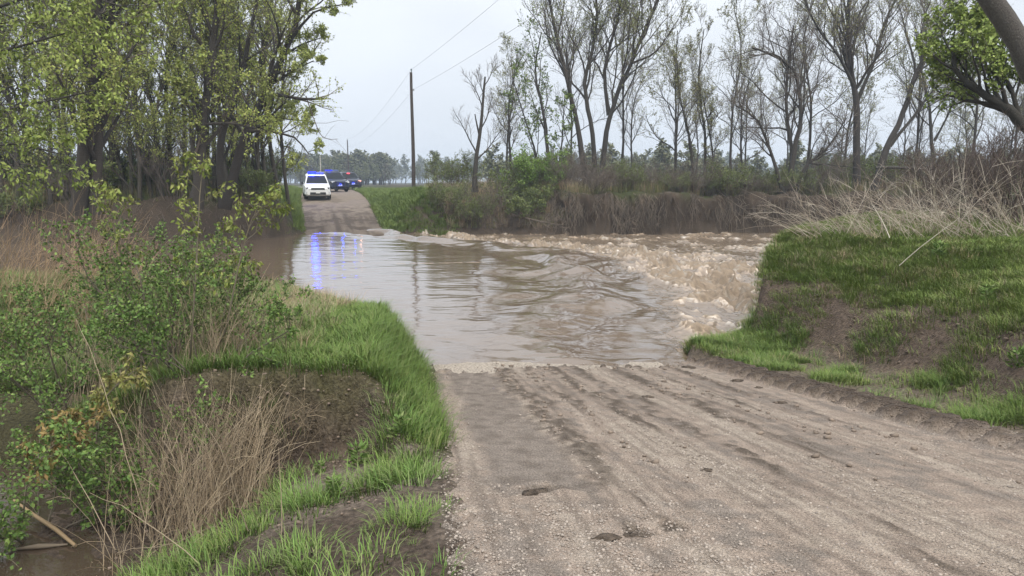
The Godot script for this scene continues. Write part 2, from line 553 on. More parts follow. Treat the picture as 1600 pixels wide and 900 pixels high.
func make_far_road() -> void:
	var us := PackedFloat32Array()
	var ds := PackedFloat32Array()
	for k in 61: us.append(-1.0 + 2.0 * k / 60.0)
	var d := 37.6
	while d < 210.0:
		ds.append(d); d += 0.16 if d < 62.0 else d * 0.01
	var pts := PackedVector3Array()
	var cols := PackedColorArray()
	for dd in ds:
		for uu in us:
			var x := far_middle(dd) + uu * (far_half(dd) + 0.15)
			var al := n_streak.get_noise_2d(uu * 90.0 + 70.0, dd * 1.6)
			var f := n_fine.get_noise_2d(x * 12.0, dd * 12.0)
			var st := 0.0
			for b in [-0.52, -0.12, 0.16, 0.58]:
				st = maxf(st, exp(-pow((uu - b - 0.03 * f) / 0.08, 2.0)))
			st *= sm(56.0, 46.0, dd + 6.0 * al) * sm(-0.4, 0.2, al)
			st = maxf(st, sm(0.0, 0.3, f + al + 0.1) * exp(-pow((dd - 44.5) / 2.5, 2.0)))
			st = maxf(st, 0.7 * sm(0.1, 0.3, n_fine.get_noise_2d(x * 5.0, dd * 3.0)) * sm(62.0, 50.0, dd))
			var y := lin(far_climb, dd) + 0.02 + 0.03 * al - 0.05 * st - 0.12 * sm(0.86, 1.0, absf(uu))
			pts.append(Vector3(x, y, -dd))
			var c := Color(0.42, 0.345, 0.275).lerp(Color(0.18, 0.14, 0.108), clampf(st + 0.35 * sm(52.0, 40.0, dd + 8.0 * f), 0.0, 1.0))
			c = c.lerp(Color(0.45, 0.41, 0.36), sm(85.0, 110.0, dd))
			cols.append(c * (1.0 + 0.2 * f))
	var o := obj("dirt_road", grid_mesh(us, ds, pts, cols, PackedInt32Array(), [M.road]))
	tag(o, "far length of dirt road climbing from the water to the parked cars", "road", "", "structure")
	# pale gravel lane turning off to the left beyond the cars
	var lane := PackedVector3Array()
	var lc := PackedColorArray()
	var ls := PackedFloat32Array()
	for k in 40: ls.append(k)
	for k in 40:
		for m in 5:
			var t := k / 39.0
			var at := Vector2(-24.5, 98.0).lerp(Vector2(-46.0, 118.0), t) + Vector2(0.7, 0.7) * (m - 2) * 1.5
			lane.append(Vector3(at.x, land(at.x, at.y) + 0.08 - (0.1 if m == 0 or m == 4 else 0.0), -at.y))
			lc.append(Color(0.52, 0.49, 0.44))
	var lo := obj("gravel_lane", grid_mesh(PackedFloat32Array([0, 1, 2, 3, 4]), ls, lane, lc, PackedInt32Array(), [M.road]))
	tag(lo, "pale gravel lane branching left beyond the white car", "road", "", "structure")

var foam_line := PackedFloat32Array([10.0, 3.4, 12.6, 2.75, 15.0, 3.3, 18.0, 3.9, 21.0, 4.1, 25.0, 3.7, 28.6, 2.9, 33.0, -0.2, 36.0, -3.1, 38.0, -4.6, 42.0, -6.0])

func make_river() -> void:
	var xs := graded(-45.0, 70.0, -5.5, 10.5, 0.068, 1.06, 1.0)
	var ds := PackedFloat32Array()
	var d := 10.2
	while d < 47.0:
		ds.append(d); d += 0.045 * maxf(1.0, d / 13.0)
	var pts := PackedVector3Array()
	var cols := PackedColorArray()
	var foam := PackedFloat32Array()
	var swirl := noise(31, 0.13, 3)
	var chop := noise(32, 0.62, 4)
	var ridge := noise(33, 0.55, 4)
	ridge.fractal_type = FastNoiseLite.FRACTAL_RIDGED
	var ripple := noise(34, 2.6, 2)
	var patch := noise(35, 1.5, 4)
	var speck := noise(37, 4.2, 3)
	var lace := noise(36, 3.2, 3)
	lace.fractal_type = FastNoiseLite.FRACTAL_RIDGED
	var brown := Color(0.15, 0.113, 0.082)
	for dd in ds:
		var xf := lin(foam_line, dd)
		for x in xs:
			var w := swirl.get_noise_2d(x, dd)
			var q := x - xf + 1.1 * w
			var level := lerpf(0.0, -0.24, sm(-1.2, 2.0, q))
			var y := level
			# thin sheet sliding over the roadway
			var calm := sm(1.0, -1.5, q)
			var back := sm(12.5, 19.0, dd)
			y += calm * (0.012 * swirl.get_noise_2d(x * 3.0, dd * 5.0) + 0.006 * chop.get_noise_2d(x * 1.2 + dd * 0.5, dd * 3.0) + 0.0022 * ripple.get_noise_2d(x * 0.8 + 0.4 * dd, dd * 1.6))
			# glassy standing waves where it drops off the edge
			var hz := exp(-pow((q + 1.9) / 1.9, 2.0))
			if hz > 0.01:
				var crest := 0.5 + 0.9 * swirl.get_noise_2d(x * 0.6 + 40.0, dd * 1.7)
				y += hz * lerpf(0.05, 0.24, back) * crest * sin(q * 2.2 + 3.4 * swirl.get_noise_2d(x * 0.9, dd * 1.3 + 80.0)) + hz * 0.035 * chop.get_noise_2d(x * 0.9, dd * 0.9)
			var wild := sm(-0.5, 0.9, q) * sm(70.0, 20.0, q)
			var fo := 0.0
			if wild > 0.0:
				var near_line := exp(-pow((q - 1.5) / 2.4, 2.0))
				var pack := clampf(0.55 + 1.5 * patch.get_noise_2d(x * 0.2 + 20.0, dd * 0.22), 0.0, 1.4)
				# breaking crests lie across the current, bent and broken by the eddies
				var wx := x + 1.3 * w + 0.35 * chop.get_noise_2d(x * 0.8, dd * 0.8)
				var wd := dd + 1.0 * swirl.get_noise_2d(x * 1.4 + 9.0, dd * 1.4)
				var n1 := chop.get_noise_2d(wx * 0.62, wd * 0.36)
				var n2 := chop.get_noise_2d(wx * 1.5 + 31.0, wd * 1.0)
				var crest1 := pow(clampf(1.0 - absf(n1) * 2.6, 0.0, 1.0), 2.0)
				var crest2 := pow(clampf(1.0 - absf(n2) * 2.8, 0.0, 1.0), 2.0)
				var sp := speck.get_noise_2d(x * 0.8 + 0.5 * dd, dd * 1.5)
				var amp := lerpf(0.11, 0.36, near_line) * (0.25 + 0.9 * pack)
				y += wild * (amp * (crest1 - 0.3) + 0.4 * amp * (crest2 - 0.3) + (0.02 + 0.03 * near_line) * ripple.get_noise_2d(x * 0.6, dd * 1.1))
				fo = wild * (0.42 * near_line * (0.4 + pack) + 0.5 * crest1 * pack + 0.22 * crest2 * pack - 0.1) + 0.38 * wild * sp
				fo += wild * 0.4 * sm(0.35, 0.8, lace.get_noise_2d(x * 0.22, dd * 1.5 + w)) * sm(-0.1, 0.25, swirl.get_noise_2d(x * 0.7, dd + 33.0))
				fo *= sm(11.8, 12.9, dd)
				y += wild * (0.25 + near_line) * 0.03 * sp
				if fo > 0.42: y += 0.01 + 0.05 * near_line * (lace.get_noise_2d(x * 1.2, dd * 1.2) + 0.4)
			# a thin line of scum drifting on the smooth water
			var scum := exp(-pow((dd - 24.6 - 0.12 * x - 0.3 * w) / 0.14, 2.0)) * sm(-4.4, -3.6, x) * sm(-0.2, -1.2, x)
			fo = maxf(fo, scum * (0.52 + 0.5 * patch.get_noise_2d(x * 2.0, dd * 2.0)))
			if x > 2.4: y -= 0.45 * sm(2.6, 3.3, x) * sm(-0.3, 0.25, lin(near_shore, x) - dd)
			# shallow tongues lapping the slab
			if dd < 11.2: y -= 0.012 * sm(11.2, 10.4, dd) * (1.0 + ripple.get_noise_2d(x * 0.3, 0.0))
			pts.append(Vector3(x, y, -dd))
			foam.append(fo)
			if fo > 0.42:
				var white := sm(0.0, 0.35, patch.get_noise_2d(x * 1.3 + 60.0, dd * 1.9) + 0.3 * sm(3.0, 7.0, q) - 0.15)
				cols.append(Color(0.4, 0.31, 0.222).lerp(Color(0.56, 0.5, 0.43), white) * (1.0 + 0.5 * speck.get_noise_2d(x * 1.7, dd * 2.0)))
			else:
				cols.append(brown.lerp(Color(0.21, 0.162, 0.12), wild * 0.7).lerp(Color(0.3, 0.235, 0.175), wild * sm(0.15, 0.42, fo)))
	var w := xs.size()
	var pick := PackedInt32Array()
	pick.resize(pts.size())
	for k in pts.size() - w - 1:
		pick[k] = 1 if foam[k] + foam[k + 1] + foam[k + w] + foam[k + w + 1] > 1.68 else 0
	var o := obj("river", grid_mesh(xs, ds, pts, cols, pick, [M.water, M.foam]))
	tag(o, "brown flood water pouring over the road and breaking into foam", "water", "", "structure")
	# still backwater in the hollow at the lower left
	var px := graded(-16.0, -1.9, -6.0, -2.2, 0.06, 1.2, 1.0)
	var pd := graded(-8.0, 8.6, 2.0, 7.0, 0.06, 1.2, 1.0)
	var pp := PackedVector3Array()
	var pc := PackedColorArray()
	for dd in pd:
		for x in px:
			pp.append(Vector3(x, 0.0 + 0.002 * chop.get_noise_2d(x * 2.0, dd * 2.0), -dd))
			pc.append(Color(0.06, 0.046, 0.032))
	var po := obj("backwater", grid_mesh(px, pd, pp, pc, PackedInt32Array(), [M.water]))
	tag(po, "still brown backwater below the undercut bank at lower left", "water", "", "structure")

# ---------------------------------------------------------------- trees
# A tree collects its wood in two sheets: stems and limbs (wood), and the fine growth that makes the crown (twigs, leaves).
class Growth:
	var wood := Sheet.new()
	var twigs := Sheet.new()
	var leaves := Sheet.new()
	var bark := Color(0.1, 0.088, 0.075)
	var bark_fine := Color(0.12, 0.1, 0.085)
	var green := [Color(0.14, 0.18, 0.04), Color(0.1, 0.15, 0.035), Color(0.17, 0.2, 0.06)]
	var count := [9, 6, 4, 3]       # side shoots per stem, limb, bough, twig
	var ratio := [0.42, 0.5, 0.5, 0.5]
	var angle := [0.75, 0.7, 0.7, 0.8]
	var wander := 0.16
	var lift := 0.25                # how far shoots turn up towards the light
	var first := 0.3                # lowest side shoot on a stem, as a share of its length
	var thin := 0.006               # radius of the finest twig
	var leaf_n := 3
	var leaf_len := 0.07
	var leaf_wide := 0.05
	var leaf_from := 0.3            # leaves start that far along a shoot
	var leaf_level := 2
	var droop := 0.3
	var deepest := 3

func smooth_path(p: Array, step: float) -> PackedVector3Array:
	var out := PackedVector3Array()
	for k in p.size() - 1:
		var a: Vector3 = p[maxi(k - 1, 0)]
		var b: Vector3 = p[k]
		var c: Vector3 = p[k + 1]
		var e: Vector3 = p[mini(k + 2, p.size() - 1)]
		var n := maxi(2, int(b.distance_to(c) / step))
		for s in n:
			out.append(b.cubic_interpolate(c, a, e, s / float(n)))
	out.append(p[p.size() - 1])
	return out

func any_dir() -> Vector3:
	var z := rr(-1, 1)
	var a := rr(0, TAU)
	var r := sqrt(1.0 - z * z)
	return Vector3(r * cos(a), z, r * sin(a))

func put_leaves(g: Growth, p: Vector3, t: Vector3, n: int) -> void:
	for k in n:
		var al := (t * 0.4 + any_dir() + Vector3.DOWN * g.droop).normalized()
		var ac := al.cross(any_dir()).normalized()
		var s := rr(0.65, 1.3)
		var col: Color = g.green[rng.randi() % g.green.size()]
		g.leaves.leaf(p + any_dir() * g.leaf_len * 0.6, al, ac, g.leaf_len * s, g.leaf_wide * s, col * rr(0.8, 1.2))

func shoot(g: Growth, p: Vector3, dir: Vector3, length: float, r: float, lev: int) -> void:
	var seg: int = [9, 6, 4, 3, 3][lev]
	var pts := PackedVector3Array([p])
	var rad := PackedFloat32Array([r])
	var q := p
	var t := dir
	var end_r := maxf(g.thin * 0.7, r * 0.25)
	for k in seg:
		t = (t + any_dir() * g.wander * (1.0 + 0.4 * lev) + Vector3.UP * g.lift * 0.3).normalized()
		q += t * length / seg
		pts.append(q)
		rad.append(lerpf(r, end_r, (k + 1.0) / seg))
	branch_out(g, pts, rad, length, lev)

func branch_out(g: Growth, pts: PackedVector3Array, rad: PackedFloat32Array, length: float, lev: int, from := -1.0) -> void:
	var m := pts.size() - 1
	if lev <= 1: g.wood.tube(pts, rad, 8 if lev == 0 else 5, g.bark * rr(0.85, 1.15))
	else: g.twigs.tube(pts, rad, 4 if lev == 2 else 3, g.bark_fine * rr(0.8, 1.2))
	if lev >= g.leaf_level and g.leaf_n > 0:
		for k in range(1, m + 1):
			if k / float(m) >= g.leaf_from:
				put_leaves(g, pts[k], (pts[k] - pts[k - 1]).normalized(), g.leaf_n)
				if k < m: put_leaves(g, (pts[k] + pts[k + 1]) * 0.5, (pts[k + 1] - pts[k]).normalized(), g.leaf_n)
	if lev >= g.deepest: return
	var n: int = g.count[lev]
	var f0 := (g.first if lev == 0 else 0.25) if from < 0.0 else from
	var az := rr(0, TAU)
	for k in n:
		var f := lerpf(f0, 0.98, (k + rng.randf()) / n)
		var x := f * m
		var a := mini(int(x), m - 1)
		var p := pts[a].lerp(pts[a + 1], x - a)
		var t := (pts[a + 1] - pts[a]).normalized()
		var r := lerpf(rad[a], rad[a + 1], x - a)
		az += 2.4 + rr(-0.5, 0.5)
		var s := t.cross(Vector3(0.31, 0.2, 0.93)).normalized().rotated(t, az)
		var an: float = g.angle[lev] * rr(0.7, 1.3)
		var dir := (t * cos(an) + s * sin(an) + Vector3.UP * g.lift).normalized()
		var ln: float = length * g.ratio[lev] * (1.15 - 0.6 * f) * rr(0.7, 1.25)
		shoot(g, p, dir, ln, maxf(g.thin, r * rr(0.4, 0.65)), lev + 1)

func limb(g: Growth, path: Array, r0: float, r1: float, lev := 0, from := -1.0, shoots := true) -> void:
	var pts := smooth_path(path, 0.7 if lev == 0 else 0.4)
	var m := pts.size()
	var rad := PackedFloat32Array()
	var length := 0.0
	for k in m:
		var f := k / float(m - 1)
		var r := lerpf(r0, r1, pow(f, 0.8)) * rr(0.95, 1.05)
		if lev == 0 and k == 0: r *= 1.3
		rad.append(r)
		if k > 0:
			length += pts[k].distance_to(pts[k - 1])
			if k < m - 1: pts[k] += any_dir() * r0 * 0.18
	if shoots: branch_out(g, pts, rad, length, lev, from)
	elif lev <= 1: g.wood.tube(pts, rad, 8, g.bark)
	else: g.twigs.tube(pts, rad, 4, g.bark_fine)

func finish_tree(g: Growth, called: String, label: String, category: String, group := "", foot := Vector3.ZERO) -> Node3D:
	var t := thing(called, label, category, foot, 0.0, group)
	for s: Sheet in [g.wood, g.twigs, g.leaves]:
		for k in s.v.size(): s.v[k] -= foot
	if g.wood.i.size(): part("trunk", g.wood, M.bark, t)
	if g.twigs.i.size() + g.leaves.i.size(): obj("crown", mesh_of([g.twigs, g.leaves], [M.twig, M.leaf]), t)
	return t

func bare(density := 1.0) -> Growth:
	var g := Growth.new()
	g.count = [int(16 * density), 9, 8, 5]
	g.ratio = [0.42, 0.5, 0.52, 0.55]
	g.thin = 0.0065
	g.leaf_n = 1
	g.leaf_len = 0.07
	g.leaf_wide = 0.05
	g.leaf_level = 3
	g.leaf_from = 0.5
	g.green = [Color(0.25, 0.27, 0.1), Color(0.2, 0.22, 0.09), Color(0.26, 0.23, 0.11)]
	g.deepest = 3
	return g

func leafy(density := 1.0) -> Growth:
	var g := Growth.new()
	g.count = [int(16 * density), 8, 6, 3]
	g.leaf_n = 2
	g.leaf_len = 0.095
	g.leaf_wide = 0.07
	g.leaf_level = 2
	g.leaf_from = 0.2
	return g

func make_right_stand() -> void:
	var stand := "trees along the far right bank"
	var g := bare(0.4)
	g.leaf_n = 0
	limb(g, [Vector3(-2.17, 2.04, -44.00), Vector3(-2.05, 4.26, -44.00), Vector3(-1.78, 6.08, -44.00), Vector3(-1.54, 8.60, -44.00)], 0.17, 0.05, 0, 0.2)
	limb(g, [Vector3(-1.86, 5.17, -44.00), Vector3(-2.04, 5.90, -44.00), Vector3(-2.14, 6.51, -44.00)], 0.07, 0.03, 1, 0.3, false)
	finish_tree(g, "dead_snag", "splintered dead snag with a broken pointed top left of the leafy sapling", "tree", "", Vector3(-2.17, 2.01, -44.00))

	g = leafy(0.8)
	g.green = [Color(0.14, 0.2, 0.06), Color(0.18, 0.24, 0.08), Color(0.12, 0.17, 0.05)]
	g.count = [10, 5, 3, 2]; g.ratio = [0.3, 0.5, 0.5, 0.5]; g.leaf_n = 1; g.leaf_len = 0.12; g.leaf_wide = 0.09; g.first = 0.25
	limb(g, [Vector3(2.43, 1.94, -46.00), Vector3(2.14, 4.72, -46.00), Vector3(1.85, 6.99, -46.00), Vector3(1.38, 9.24, -46.00), Vector3(1.75, 11.46, -46.00)], 0.14, 0.03)
	limb(g, [Vector3(1.98, 2.01, -46.50), Vector3(1.34, 4.74, -46.50), Vector3(0.59, 7.04, -46.50), Vector3(0.00, 8.94, -46.50)], 0.1, 0.02)
	limb(g, [Vector3(2.64, 2.02, -45.50), Vector3(3.00, 5.07, -45.50), Vector3(3.12, 7.69, -45.50)], 0.09, 0.02)
	finish_tree(g, "young_tree", "young tree with fresh green leaves between the snag and the tall forked tree", "tree", stand, Vector3(2.43, 1.90, -46.00))

	g = bare(1.0)
	g.count = [18, 9, 8, 4]; g.lift = 0.3; g.angle = [0.6, 0.65, 0.75, 0.8]; g.wander = 0.2; g.ratio = [0.36, 0.5, 0.5, 0.5]; g.first = 0.36; g.leaf_from = 0.5; g.leaf_n = 2; g.leaf_len = 0.06
	g.green = [Color(0.2, 0.23, 0.07), Color(0.22, 0.24, 0.09)]
	limb(g, [Vector3(4.63, 1.78, -46.00), Vector3(4.12, 5.10, -46.00), Vector3(3.38, 8.50, -46.00), Vector3(2.59, 11.46, -46.00), Vector3(1.80, 15.44, -46.00)], 0.2, 0.05)
	limb(g, [Vector3(5.14, 1.78, -46.40), Vector3(4.93, 5.50, -46.40), Vector3(4.42, 8.55, -46.40), Vector3(5.06, 11.90, -46.40), Vector3(4.72, 16.63, -46.40)], 0.19, 0.05)
	limb(g, [Vector3(5.46, 1.79, -45.70), Vector3(5.56, 4.70, -45.70), Vector3(6.06, 7.15, -45.70), Vector3(7.04, 9.57, -45.70), Vector3(8.11, 12.12, -45.70), Vector3(9.33, 15.35, -45.70)], 0.21, 0.05)
	limb(g, [Vector3(5.87, 6.62, -46.00), Vector3(5.56, 9.24, -46.00), Vector3(6.16, 11.82, -46.00), Vector3(6.94, 15.79, -46.00)], 0.13, 0.04, 0, 0.2)
	limb(g, [Vector3(7.04, 9.57, -45.70), Vector3(8.41, 10.18, -45.00), Vector3(9.57, 11.90, -44.60)], 0.08, 0.02, 1)
	finish_tree(g, "forked_tree", "tall forked tree fanning out above the dark cut bank", "tree", stand, Vector3(5.18, 1.75, -46.00))

	g = bare(0.8)
	g.first = 0.3; g.ratio[0] = 0.26; g.lift = 0.4; g.leaf_from = 0.5; g.leaf_len = 0.06
	limb(g, [Vector3(11.66, 1.87, -48.00), Vector3(11.26, 5.21, -48.00), Vector3(10.43, 8.36, -48.00), Vector3(10.30, 10.11, -48.00)], 0.12, 0.03)
	limb(g, [Vector3(12.53, 1.86, -49.00), Vector3(12.49, 5.26, -49.00), Vector3(11.95, 8.88, -49.00), Vector3(12.16, 12.23, -49.00)], 0.12, 0.03)
	limb(g, [Vector3(13.06, 1.86, -48.50), Vector3(12.79, 4.83, -48.50), Vector3(12.10, 8.03, -48.50)], 0.1, 0.03)
	finish_tree(g, "slender_tree", "group of three slender stems from one root right of the forked tree", "tree", stand, Vector3(12.40, 1.82, -48.50))

	g = bare(0.9)
	g.leaf_n = 0; g.wander = 0.24; g.lift = 0.2; g.first = 0.35; g.angle = [0.9, 0.8, 0.8, 0.8]
	limb(g, [Vector3(16.02, 1.83, -43.50), Vector3(16.19, 4.24, -43.50), Vector3(16.52, 6.40, -43.50), Vector3(15.95, 8.88, -43.50), Vector3(14.64, 9.76, -43.50), Vector3(13.38, 10.02, -43.00)], 0.2, 0.05)
	limb(g, [Vector3(15.58, 1.87, -43.00), Vector3(14.73, 4.22, -43.00), Vector3(13.79, 5.97, -42.60), Vector3(12.39, 6.80, -42.20)], 0.14, 0.04)
	limb(g, [Vector3(16.38, 2.05, -43.50), Vector3(16.96, 3.69, -43.30), Vector3(17.82, 4.40, -43.00), Vector3(18.69, 6.15, -42.60)], 0.13, 0.03)
	limb(g, [Vector3(16.43, 1.93, -44.00), Vector3(16.21, 4.62, -44.00), Vector3(15.76, 7.52, -44.00), Vector3(16.00, 11.42, -44.00)], 0.16, 0.04)
	limb(g, [Vector3(16.96, 3.69, -43.30), Vector3(18.23, 3.57, -43.00), Vector3(19.51, 3.42, -42.60)], 0.06, 0.02, 1)
	finish_tree(g, "bare_tree", "bare spreading tree of several crooked stems at the bank edge", "tree", stand, Vector3(16.03, 1.79, -43.50))

	g = bare(1.2)
	g.leaf_n = 1; g.first = 0.4; g.lift = 0.35; g.ratio = [0.38, 0.5, 0.5, 0.5]
	limb(g, [Vector3(20.64, 1.88, -45.00), Vector3(20.43, 5.04, -45.00), Vector3(20.23, 7.64, -45.00), Vector3(19.59, 10.54, -45.00), Vector3(19.48, 15.16, -45.00)], 0.27, 0.07)
	limb(g, [Vector3(20.17, 8.00, -45.00), Vector3(18.94, 9.74, -44.50), Vector3(17.27, 11.42, -44.00), Vector3(16.10, 13.41, -43.60)], 0.11, 0.03, 0, 0.15)
	limb(g, [Vector3(20.29, 7.27, -45.00), Vector3(21.44, 9.89, -45.40), Vector3(22.12, 12.15, -45.80), Vector3(23.35, 14.72, -46.00)], 0.12, 0.03, 0, 0.15)
	finish_tree(g, "bare_tree", "thickest upright bare tree behind the right bank, its limbs leaving the frame", "tree", stand, Vector3(20.64, 1.84, -45.00))

	g = bare(1.0)
	g.leaf_n = 1; g.first = 0.42; g.lift = 0.3
	limb(g, [Vector3(21.39, 2.04, -44.50), Vector3(22.01, 4.46, -44.50), Vector3(22.87, 6.67, -44.50), Vector3(23.45, 8.84, -44.50), Vector3(24.31, 10.99, -44.50), Vector3(25.26, 12.93, -44.50), Vector3(25.84, 14.67, -44.50)], 0.24, 0.05)
	limb(g, [Vector3(22.18, 4.72, -44.50), Vector3(23.22, 6.28, -44.20), Vector3(24.28, 7.88, -44.00), Vector3(25.37, 8.88, -43.50)], 0.11, 0.03, 0, 0.3)
	limb(g, [Vector3(20.96, 3.44, -43.50), Vector3(22.35, 3.43, -43.20), Vector3(24.30, 3.29, -43.00)], 0.1, 0.07, 1, 0.6)
	finish_tree(g, "leaning_tree", "bare tree leaning right with a low level limb", "tree", stand, Vector3(21.39, 2.00, -44.50))

	g = leafy(0.8)
	g.leaf_n = 1; g.leaf_len = 0.08; g.leaf_wide = 0.05
	limb(g, [Vector3(28.21, 1.97, -50.00), Vector3(27.79, 4.48, -50.00), Vector3(27.35, 7.38, -50.00), Vector3(26.66, 9.82, -50.00), Vector3(26.03, 12.62, -50.00)], 0.16, 0.03)
	limb(g, [Vector3(27.85, 5.32, -50.00), Vector3(28.91, 7.79, -50.00), Vector3(29.13, 10.22, -50.00)], 0.08, 0.02, 0, 0.2)
	finish_tree(g, "young_tree", "thin young tree with sparse leaves right of the leaning tree", "tree", stand, Vector3(28.21, 1.92, -50.00))

	# the old leaning trunk at the upper right, rooted on the near right bank outside the picture
	g = leafy(0.6)
	g.bark = Color(0.19, 0.17, 0.15); g.green = [Color(0.24, 0.31, 0.08), Color(0.28, 0.34, 0.1), Color(0.2, 0.27, 0.065)]
	g.leaf_len = 0.09; g.leaf_wide = 0.06; g.count = [4, 5, 4, 3]; g.first = 0.55
	limb(g, [on_land(13.2, -14.0, 0.15), Vector3(11.78, 2.66, -14.00), Vector3(10.48, 3.71, -14.00), Vector3(9.47, 4.62, -14.00), Vector3(8.88, 5.52, -14.00), Vector3(8.23, 6.51, -14.00), Vector3(7.92, 7.58, -14.00)], 0.27, 0.15, 0, 0.75)
	finish_tree(g, "old_tree", "thick grey leaning trunk crossing the upper right corner", "tree", "", on_land(13.2, -14.0, 0.15))
	g = leafy(0.6)
	g.bark = Color(0.11, 0.1, 0.085); g.green = [Color(0.24, 0.31, 0.08), Color(0.28, 0.34, 0.1), Color(0.2, 0.27, 0.065)]
	g.leaf_len = 0.08; g.leaf_wide = 0.06; g.count = [15, 6, 4, 2]; g.first = 0.35; g.ratio = [0.34, 0.5, 0.5, 0.5]; g.leaf_n = 2
	limb(g, [on_land(12.6, -17.0, 0.1), Vector3(12.10, 3.10, -17.00), Vector3(11.32, 4.01, -17.00), Vector3(10.83, 4.36, -17.00), Vector3(10.31, 4.64, -17.00), Vector3(9.80, 5.12, -17.00), Vector3(9.69, 5.74, -17.00)], 0.17, 0.04)
	limb(g, [Vector3(11.32, 4.01, -17.00), Vector3(11.09, 4.64, -17.00), Vector3(10.59, 5.46, -17.00), Vector3(10.31, 6.14, -17.00)], 0.06, 0.02, 0, 0.2)
	limb(g, [Vector3(11.45, 3.87, -17.00), Vector3(11.70, 4.92, -17.00), Vector3(11.83, 5.74, -17.00)], 0.06, 0.02, 0, 0.2)
	finish_tree(g, "bent_tree", "bent tree with bright new leaves at the right edge of the picture", "tree", "", on_land(12.6, -17.0, 0.1))

	# thinner growth behind
	var kinds := []
	for k in 4:
		g = bare(0.8)
		g.count = [16, 8, 6, 4]; g.ratio[0] = 0.32; g.lift = 0.18; g.wander = 0.2
		g.leaf_n = 1 + k % 2; g.leaf_from = 0.3 if k % 2 else 0.7; g.first = 0.3
		var hgt := 9.0 + k * 1.3
		limb(g, [Vector3(0, -0.3, 0), Vector3(rr(-0.4, 0.4), hgt * 0.4, 0), Vector3(rr(-0.8, 0.8), hgt * 0.75, rr(-0.5, 0.5)), Vector3(rr(-1, 1), hgt, 0)], 0.12, 0.03)
		kinds.append(finish_tree(g, "slender_tree", "", "tree", "thin trees behind the far right bank"))
	var spots := [[790, 52], [815, 60], [890, 58], [975, 55], [1010, 62], [1035, 52], [1060, 68], [1130, 58], [1152, 50], [1170, 64], [1200, 56], [1275, 54], [1295, 66], [1310, 51], [1385, 60], [1410, 54], [1435, 62], [1490, 56], [1520, 50], [1545, 60], [1575, 53], [1610, 57], [1090, 75], [1240, 72], [1350, 75], [1470, 72], [1660, 52]]
	for k in spots.size():
		var gather: float = lerpf(spots[k][0], 88.0 * roundf(spots[k][0] / 88.0), 0.55) + rr(-14, 14)
		var x: float = (gather - 800.0) / 1164.0 * spots[k][1]
		var at := on_land(x, -float(spots[k][1]))
		var size := rr(0.75, 1.1)
		var o: Node3D = kinds[k] if k < 4 else copy(kinds[k % 4], "", at, 0.0, size * rr(0.85, 1.1))
		o.position = at
		o.rotation.y = rr(0, TAU)
		name_later(o, ("budding thin tree " if k % 2 else "thin leafless tree ") + beside(gather), gather)

